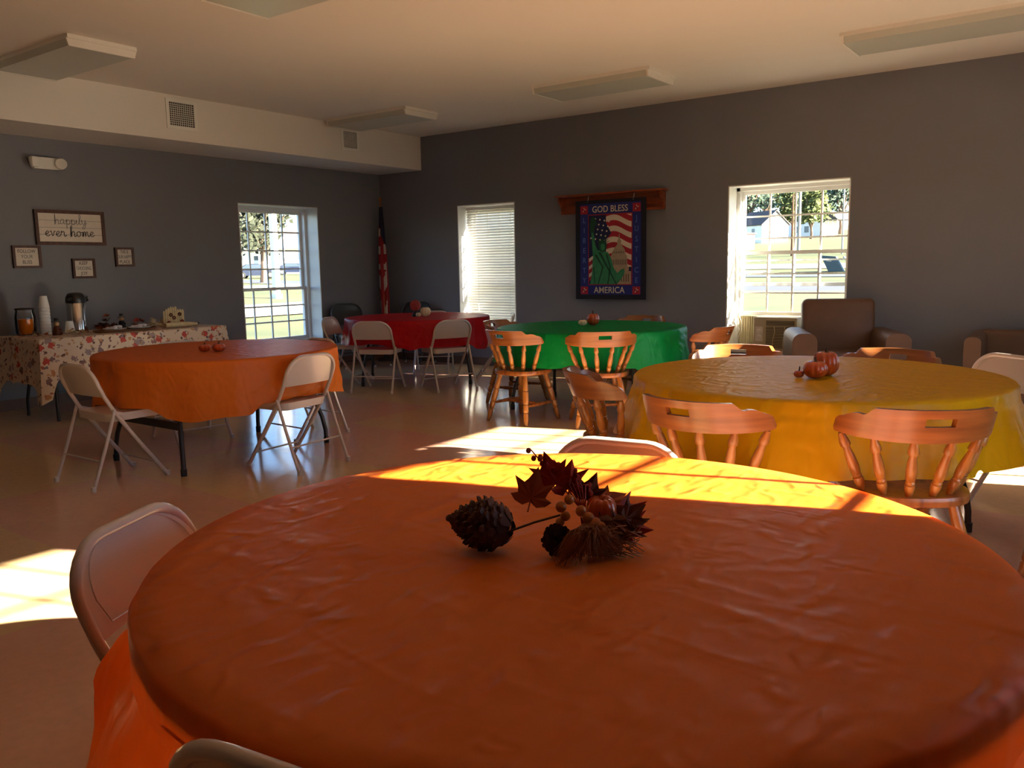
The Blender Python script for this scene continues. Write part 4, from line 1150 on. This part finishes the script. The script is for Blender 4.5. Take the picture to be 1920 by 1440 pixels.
def pine_cone(label, x, y, z, length, rad, rz, tilt, parent=None, seed=1):
    if parent is None: t = thing('pine_cone', label, 'pine cone', (x, y, z), rz)
    else:
        t = bpy.data.objects.new('pine_cone', None); COL.objects.link(t); t.parent = parent; t.location = (x, y, z); t.rotation_euler = (0, 0, rz)
    rot = Matrix.Rotation(tilt, 3, 'Y'); rnd = random.Random(seed)
    def rad_at(s): return rad*(.40+.60*math.sin(min(1, .08+s*1.02)**.75*PI)**.6) if s < .97 else rad*.35
    rad_at = lambda s: rad*(1.0-.72*abs(2*s-.75)**1.9 if s > .375 else 1-.35*((.375-s)/.375)**2)
    core = [(max(.003, rad_at(i/10)*.62), length*i/10) for i in range(11)]
    MB().lathe(core, (0, 0, 0), 14, rot).build('core', 'cone_brown', t)
    b = MB(); N = 190
    for k in range(N):
        s = (k+.5)/N; a = k*2.39996; rr = rad_at(s)*rnd.uniform(.9, 1.12); zz = length*s
        w = rad*.19*(1-.35*s); out = Vector((math.cos(a), math.sin(a), 0)); sd = Vector((-math.sin(a), math.cos(a), 0)); up = Vector((0, 0, 1))
        base = out*rr*.5+up*(zz-.10*length); mid_ = out*rr*.96+up*(zz-.012*length); tip = out*rr*1.10+up*(zz+.012*length)
        pts_ = [base-sd*w*.4, base+sd*w*.4, mid_+sd*w, tip+sd*w*.55, tip-sd*w*.55, mid_-sd*w]
        th = up*.0042
        vs = [rot @ p for p in pts_]+[rot @ (p-th-out*.0015) for p in pts_]
        b.add(vs, [(0, 1, 2, 5), (5, 2, 3, 4), (7, 6, 11, 8), (8, 11, 10, 9), (2, 8, 9, 3), (3, 9, 10, 4), (4, 10, 11, 5)])
    b.build('scales', 'cone_brown', t, smooth=25)
    return t
pine_cone('large brown pine cone lying on the orange cloth', 7.650, -7.428, Z0+.052, .130, .047, R(190), R(88), seed=3)
bd = thing('autumn_bundle', 'raffia-tied bundle of red leaves, berries and cones on the orange cloth', 'centrepiece', (7.775, -7.335, Z0))
# bundle axes: u = to the viewer's right, v = away from the viewer
U = Vector((math.cos(YAW), math.sin(YAW), 0)); V = Vector((-math.sin(YAW), math.cos(YAW), 0)); Wz = Vector((0, 0, 1))
P = lambda u, v, w: U*(u if u < 0 else u*.72)+V*v+Wz*w
def maple(name, centre, size, nrm, up, material, curl=.25, seed=0):
    rnd = random.Random(seed)
    out = []
    tips = [(90, 1.0), (45, .82), (135, .82), (0, .62), (180, .62)]
    ang = [(-90, .12), (-50, .35), (-20, .52), (0, .66), (12, .45), (28, .55), (42, .88), (55, .55), (70, .62), (90, 1.0), (110, .62), (125, .55), (138, .88), (152, .55), (168, .45), (180, .66), (200, .52), (230, .35)]
    n_ = Vector(nrm).normalized(); u_ = Vector(up); u_ = (u_-n_*u_.dot(n_)).normalized(); s_ = u_.cross(n_)
    pts_ = [centre]
    for a, r_ in ang:
        c, s2 = math.cos(R(a))*r_, math.sin(R(a))*r_
        pts_.append(centre+(s_*c+u_*s2)*size+n_*size*curl*(r_*r_-.3)*(1 if rnd.random() < .7 else -.3))
    k = len(ang); b = MB()
    back = [p-n_*.0012 for p in pts_]
    b.add(pts_, [(0, 1+i, 1+(i+1) % k) for i in range(k)]); b.add(back, [(0, 1+(i+1) % k, 1+i) for i in range(k)])
    b.tube([centre-u_*size*.1, centre-u_*size*.45], size*.025, 5)
    return b.build(name, material, bd, smooth=0)
maple('leaf', P(-.105, .02, .105), .062, -V+Wz*.3, Wz+U*.25, 'leaf_rust', .3, 1)
maple('leaf', P(-.062, .035, .135), .06, -V-U*.3+Wz*.2, Wz-U*.3, 'leaf_red', .3, 2)
maple('leaf', P(-.03, .04, .12), .06, -V+U*.4, Wz, 'leaf_red', .4, 3)
maple('leaf', P(.085, .03, .075), .06, -V*.5+Wz, U+Wz*.05, 'leaf_red', .5, 4)
maple('leaf', P(.10, .0, .055), .058, -V*.7+Wz*.6, U-Wz*.5, 'leaf_red', .5, 5)
maple('leaf', P(.055, .05, .085), .055, -V*.6+Wz*.8, U*.6+Wz*.5, 'leaf_rust', .4, 6)
maple('leaf', P(.01, .045, .10), .05, -V+Wz*.4, Wz+U*.4, 'leaf_brown', .4, 7)
st_ = MB(); rnd = random.Random(4)
for k in range(7):
    e = P(-.098+.018*k+rnd.uniform(-.01, .01), .045, .195-.012*k)
    st_.tube([P(.0, .02, .07), P(-.045+.008*k, .035, .125), e], .0014, 5)
    for q in range(4): st_.ball(e-(e-P(.0, .02, .07))*(.09*q)+P(rnd.uniform(-.006, .006), 0, rnd.uniform(-.006, .006)), .006, 6, 4)
st_.build('berry_spray', 'leaf_red', bd)
for k, (u_, v_, w_, r_) in enumerate(((-.048, .0, .092, .011), (-.04, -.004, .075, .010), (-.032, .005, .105, .010), (-.05, .0, .062, .009), (.005, -.012, .072, .012), (.022, -.016, .062, .013), (.036, -.02, .056, .012), (-.01, -.006, .085, .011))):
    MB().ball(P(u_, v_, w_), r_, 12, 8).build('berry', 'berry', bd)
pk = MB()
for k in range(10):
    q = 2*PI*k/10; pk.ball(P(.045+.020*math.cos(q), .03+.020*math.sin(q), .075), .024, 10, 8, (.7, .7, 1.1))
pk.build('small_pumpkin', 'pumpkin', bd)
c_ = pine_cone('', 0, 0, 0, .055, .028, 0, 0, parent=bd, seed=8); c_.location = P(-.062, -.005, .027); c_.rotation_euler = (R(70), 0, YAW+R(20))
bag = MB()
for k in range(16):
    pass
bag.ball(P(.055, .005, .036), .036, 18, 12, (1.05, .8, .9)); bag.build('burlap_core', 'leaf_brown', bd)
for k in range(9):
    a_k = k*2.4; maple('leaf', P(.06+.05*math.cos(a_k), -.012+.012*math.sin(a_k), .05+.022*math.sin(a_k*1.7)), .046, -V+Wz*(.3+.3*math.sin(k))+U*.5*math.cos(k*1.3), Wz*.4+U*math.cos(a_k)+Wz*math.sin(a_k), ('leaf_brown', 'leaf_red', 'leaf_brown')[k % 3], .5, 40+k)
rf = MB(); rnd = random.Random(9); knot = P(.0, -.03, .062)
for k in range(420):
    a = rnd.uniform(0, 1)
    e = P(-.065+.165*a+rnd.uniform(-.008, .008), -.075+.05*a+rnd.uniform(-.02, .01), .004+rnd.uniform(0, .028))
    m1_ = knot.lerp(e, .5)+P(rnd.uniform(-.012, .012), -.01-.012*rnd.random(), .022*rnd.random()+.004)
    rf.tube([knot+P(rnd.uniform(-.01, .02), 0, rnd.uniform(-.006, .006)), m1_, e], [.0011, .0010, .0006], 4, caps=False)
for k in range(60):
    s0 = P(rnd.uniform(.0, .1), -.045, rnd.uniform(.01, .06)); rf.tube([s0, s0+P(.02, -.004, rnd.uniform(-.01, .01)), s0+P(.05, .012, rnd.uniform(-.02, .012))], .001, 4, caps=False)
tag(rf.build('raffia', 'raffia', bd), kind='stuff')
MB().tube([P(.0, -.034, .06), P(.04, -.052, .05), P(.09, -.03, .052), P(.118, -.01, .048), P(.126, -.004, .035), P(.118, -.012, .022)], .0032, 7).build('twine', 'leaf_brown', bd)
MB().tube([P(-.16, -.012, .045), P(-.1, .0, .062), P(-.04, .01, .075)], .0022, 6).build('twig', 'stem', bd)

# ------------------------------------------------------------------ food table by the signs
ft = thing('serving_table', 'long folding table under the leaf-patterned cloth', 'table', (.74, -4.385, 0))
MB().bb(-.38, .38, -.915, .915, .70, .738, .01).build('table_top', 'table_plastic', ft)
for sy_ in (-1, 1):
    for sx_ in (-1, 1):
        MB().tube([(sx_*.22, sy_*.72, .70), (sx_*.225, sy_*.74, .5), (sx_*.25, sy_*.76, .3), (sx_*.28, sy_*.775, .15), (sx_*.285, sy_*.775, 0)], .015, 10).build('leg', 'steel_dark', ft)
    MB().bb(-.24, .24, sy_*.76-.01, sy_*.76+.01, .28, .32).build('crossbar', 'steel_dark', ft, smooth=0)
def rect_cloth():
    x0, x1, y0, y1, z0 = -.388, .388, -.922, .922, .744
    per = []
    nx_, ny_ = 26, 60
    for i in range(nx_): per.append((x0+(x1-x0)*i/nx_, y0, 0, -1))
    for i in range(ny_): per.append((x1, y0+(y1-y0)*i/ny_, 1, 0))
    for i in range(nx_): per.append((x1-(x1-x0)*i/nx_, y1, 0, 1))
    for i in range(ny_): per.append((x0, y1-(y1-y0)*i/ny_, -1, 0))
    n_ = len(per); vs = []
    for k in range(1, 7):
        s = k/6; vs += [(x_*s, y_*s, z0) for x_, y_, _, _ in per]
    ND = 12
    for k in range(ND+1):
        s = k/ND
        for i, (x_, y_, nx, ny) in enumerate(per):
            dc = min(min(abs(x_-x0), abs(x_-x1))+min(abs(y_-y0), abs(y_-y1)), .4)
            L = .33 if nx else (.40 if ny < 0 else .28)
            L += .24*math.exp(-(dc/.07)**2)+.012*math.sin(i*.9)
            if nx < 0: L = .12
            off = .006+.02*s+.016*s*math.sin(i*.75)+.03*s*math.exp(-(dc/.10)**2)
            if nx < 0: off = .004
            cn = Vector((nx, ny, 0))
            if dc < .02: cn = Vector((math.copysign(.8, x_), math.copysign(.8, y_), 0))
            vs.append((x_+cn.x*off, y_+cn.y*off, z0-.004-L*s))
    fs = [tuple(range(n_))]
    for k in range(6+ND):
        for i in range(n_): fs.append((k*n_+i, k*n_+(i+1) % n_, (k+1)*n_+(i+1) % n_, (k+1)*n_+i))
    o = MB().add(vs, fs).build('tablecloth', 'leaf_print', None, smooth=60); o.location = (.74, -4.385, 0)
    return tag(o, 'cream tablecloth printed with autumn leaves on the long food table', 'tablecloth')
rect_cloth()
ZF = .7445
j = thing('drink_jar', 'squat glass jar of orange juice on the food table', 'jar', (.50, -5.13, ZF))
MB().lathe([(.066, 0), (.082, .012), (.086, .05), (.086, .17), (.080, .205), (.076, .215), (.076, .235), (.072, .235), (.072, .21), (.080, .165), (.080, .05), (.06, .012)], (0, 0, 0), 28, cap=False).build('glass', 'jar_glass', j)
MB().lathe([(.058, .013), (.078, .05), (.078, .15), (.01, .152)], (0, 0, 0), 28).build('juice', 'juice', j)
MB().lathe([(.077, .234), (.079, .236), (.079, .246), (.074, .250), (.01, .251)], (0, 0, 0), 28).build('lid', 'tray_dark', j)
def cup_stack(label, x, y, z, n, step=.03, r0=.046, r1=.031, h=.11):
    t = thing('cup_stack' if n > 1 else 'foam_cup', label, 'cup', (x, y, z))
    for k in range(n):
        b = MB(); z_ = k*step
        b.lathe([(r0, z_), (r0+.002, z_+.004), (r0, z_+.008), (r1, z_+h), (r1-.003, z_+h), (.002, z_+h-.001)], (0, 0, 0), 24, cap=False); b.build('cup', 'cup_foam', t)
    return t
cup_stack('tall upside-down stack of white foam cups beside the juice jar', .50, -4.955, ZF, 9, .0305)
cup_stack('single white foam cup upside down beside the steel airpot', .56, -4.765, ZF, 1)
a_ = thing('airpot', 'brushed steel coffee airpot with black pump lid on the food table', 'airpot', (.44, -4.63, ZF))
MB().lathe([(.085, 0), (.088, .01), (.086, .02), (.086, .27), (.078, .285), (.05, .29)], (0, 0, 0), 36).build('body', 'chrome', a_)
MB().lathe([(.089, 0), (.090, .012), (.086, .02), (.05, .021)], (0, 0, 0), 36).build('base_ring', 'black_plastic', a_)
MB().lathe([(.088, .275), (.09, .29), (.086, .33), (.074, .355), (.06, .37), (.02, .375)], (0, 0, 0), 36).build('lid', 'black_plastic', a_)
MB().tube([(.05, -.06, .315), (.075, -.10, .312), (.085, -.118, .298)], [.018, .016, .012], 10).build('spout', 'black_plastic', a_)
MB().tube([(0, .085, .31), (0, .115, .325), (0, .118, .30), (0, .09, .285)], .012, 8).build('handle', 'black_plastic', a_)
def figurine(label, x, y, hgt, body, coat2):
    t = thing('figurine', label, 'figurine', (x, y, ZF))
    MB().lathe([(hgt*.26, 0), (hgt*.27, hgt*.05), (hgt*.16, hgt*.5), (hgt*.08, hgt*.55)], (0, 0, 0), 16).build('body', body, t)
    MB().ball((0, 0, hgt*.66), hgt*.15, 14, 10).build('head', 'face_tan', t)
    MB().lathe([(hgt*.24, hgt*.76), (hgt*.24, hgt*.785), (hgt*.13, hgt*.79), (hgt*.11, hgt*1.0), (.004, hgt*1.0)], (0, 0, 0), 16).build('hat', 'doll_black', t)
    MB().lathe([(hgt*.133, hgt*.792), (hgt*.132, hgt*.83), (hgt*.11, hgt*.83)], (0, 0, 0), 16).build('hat_band', 'hat_band', t)
    for s in (-1, 1): MB().tube([(s*hgt*.1, 0, hgt*.48), (s*hgt*.24, .02, hgt*.3)], hgt*.05, 8).build('arm', coat2, t)
    return t
figurine('little figurine in black hat beside the cup stack', .74, -4.97, .155, 'leaf_brown', 'leaf_brown')
figurine('little dark-coated figurine in banded hat behind the plates', .50, -4.22, .15, 'doll_black', 'doll_black')
def leaf_heap(label, x, y, rx, ry, n, size, mats_, seed, hgt=.05):
    t = thing('leaf_cluster', label, 'artificial leaves', (x, y, ZF)); rnd = random.Random(seed)
    for k in range(n):
        a = rnd.uniform(0, 2*PI); q = math.sqrt(rnd.random()); s = size*rnd.uniform(.7, 1.2)
        c = Vector((rx*q*math.cos(a), ry*q*math.sin(a), .012+hgt*(1-q)*rnd.random()+.010))
        n__ = Vector((rnd.uniform(-.7, .7), rnd.uniform(-.7, .7), 1)).normalized(); u_ = n__.orthogonal().normalized(); u_ = Matrix.Rotation(rnd.uniform(0, 6.28), 3, n__) @ u_; w_ = n__.cross(u_)
        pts_ = []
        for i in range(12):
            b_ = 2*PI*i/12; r_ = s*(1 if i % 2 == 0 else .58)*(1 if i in (0, 2, 10, 4, 8) else .75)
            p = c+u_*r_*math.cos(b_)+w_*r_*.8*math.sin(b_)+n__*.15*s*math.cos(2*b_); p.z = max(p.z, .001); pts_.append(p)
        c.z = max(c.z, .003)
        b = MB(); b.add([c]+pts_, [(0, 1+i, 1+(i+1) % 12) for i in range(12)]); b.add([c-n__*.001]+[p-n__*.001+Vector((0, 0, .0)) for p in pts_], [(0, 1+(i+1) % 12, 1+i) for i in range(12)])
        b.build('leaf', mats_[k % len(mats_)], t, smooth=0)
    return t
leaf_heap('cream and rust artificial leaves around the foam cup', .84, -4.87, .07, .12, 20, .034, ('leaf_cream', 'leaf_rust', 'leaf_brown', 'leaf_cream'), 2)
leaf_heap('rust leaves at the foot of the juice jar', .74, -5.12, .06, .08, 9, .032, ('leaf_rust', 'leaf_brown', 'leaf_cream'), 3, .03)
leaf_heap('dark orange leaf mound beside the airpot', .55, -4.40, .09, .10, 34, .045, ('leaf_brown', 'leaf_rust', 'doll_black', 'leaf_brown', 'leaf_rust'), 4, .16)
leaf_heap('rust leaves between the plates and the cream log', .52, -4.05, .07, .06, 16, .036, ('leaf_brown', 'leaf_rust', 'leaf_red'), 5, .12)
leaf_heap('cream petal heap beside the cream flower box', .60, -3.93, .07, .045, 26, .034, ('leaf_cream', 'leaf_cream', 'board_white'), 6, .09)
tr = thing('serving_tray', 'long brown oval tray holding two plates of pastries', 'tray', (.86, -4.38, ZF), 0)
MB().prism([(.14*math.cos(2*PI*k/40), .30*math.sin(2*PI*k/40)) for k in range(40)], .010).build('base', 'tray', tr)
MB().tube([(.15*math.cos(2*PI*k/40), .31*math.sin(2*PI*k/40), .016) for k in range(40)], .008, 8, closed=True).build('rim', 'tray', tr)
for y_, lab in ((-4.49, 'white plate of iced pastries nearer the airpot on the brown tray'), (-4.24, 'white plate heaped with iced pastries nearer the flower box')):
    p = thing('plate', lab, 'plate', (.86, y_, ZF+.010))
    MB().lathe([(.05, 0), (.07, .004), (.105, .018), (.105, .021), (.07, .008), (.004, .006)], (0, 0, 0), 28).build('dish', 'plate', p)
    rnd = random.Random(int(-y_*100))
    for k in range(8):
        a = k*2.4; q = .062*math.sqrt((k+.2)/8); MB().ball((q*math.cos(a), q*math.sin(a), .021+.012*(k % 3 == 0)), .027, 10, 6, (1, 1, .62)).build('pastry', 'icing', p)
lg = thing('log_ornament', 'pale wooden log ornament lying before the cream flower box', 'ornament', (.90, -3.83, ZF+.026), R(4))
MB().tube([(0, -.17, 0), (0, -.08, .002), (.005, .06, 0), (.0, .20, -.006)], [.022, .027, .026, .016], 12).build('log', 'leaf_cream', lg)
MB().lathe([(.004, 0), (.018, .001), (.02, .004)], (0, -.172, 0), 12, Matrix.Rotation(PI/2, 3, 'X')).build('cut_end', 'face_tan', lg)
bx_ = thing('flower_box', 'cream picket box with dark flowers on the food table', 'ornament', (.60, -3.735, ZF), R(-12))
MB().bb(-.06, .06, -.10, .10, 0, .07, .004).build('box', 'leaf_cream', bx_)
rnd = random.Random(5)
for k in range(9):
    y_ = -.096+.024*k; hh = .145+.05*math.sin((k+1)/10*PI)+rnd.uniform(-.012, .012)
    MB().prism([(-.0105, 0), (.0105, 0), (.0105, hh-.016), (0, hh), (-.0105, hh-.016)], .008, Matrix(((0, 0, 1, .061), (1, 0, 0, y_), (0, 1, 0, 0), (0, 0, 0, 1)))).build('picket', 'leaf_cream', bx_, smooth=0)
for y_, z_ in ((-.055, .035), (.0, .085), (.08, .045), (-.03, .115), (.06, .12)):
    f = MB()
    for k in range(7):
        a = 2*PI*k/7; f.ball((.076, y_+.013*math.cos(a), z_+.013*math.sin(a)), .008, 6, 4)
    f.build('flower', 'leaf_red' if z_ < .06 else 'leaf_brown', bx_)
dt = thing('serving_tray', 'small dark tray at the window end of the food table', 'tray', (.62, -3.535, ZF))
MB().prism([(.13*math.cos(2*PI*k/36), .052*math.sin(2*PI*k/36)) for k in range(36)], .012).build('base', 'tray_dark', dt)
MB().tube([(.135*math.cos(2*PI*k/36), .056*math.sin(2*PI*k/36), .016) for k in range(36)], .006, 8, closed=True).build('rim', 'tray_dark', dt)

# dark floor mat whose corner shows beside the food table
mt_ = MB().bb(-.55, .55, -.4, .4, 0, .008, .003).build('floor_mat', 'mat_dark'); mt_.location = (1.42, -6.66, 0); mt_.rotation_euler = (0, 0, R(-2))
tag(mt_, 'dark brown floor mat lying near the food table', 'mat')
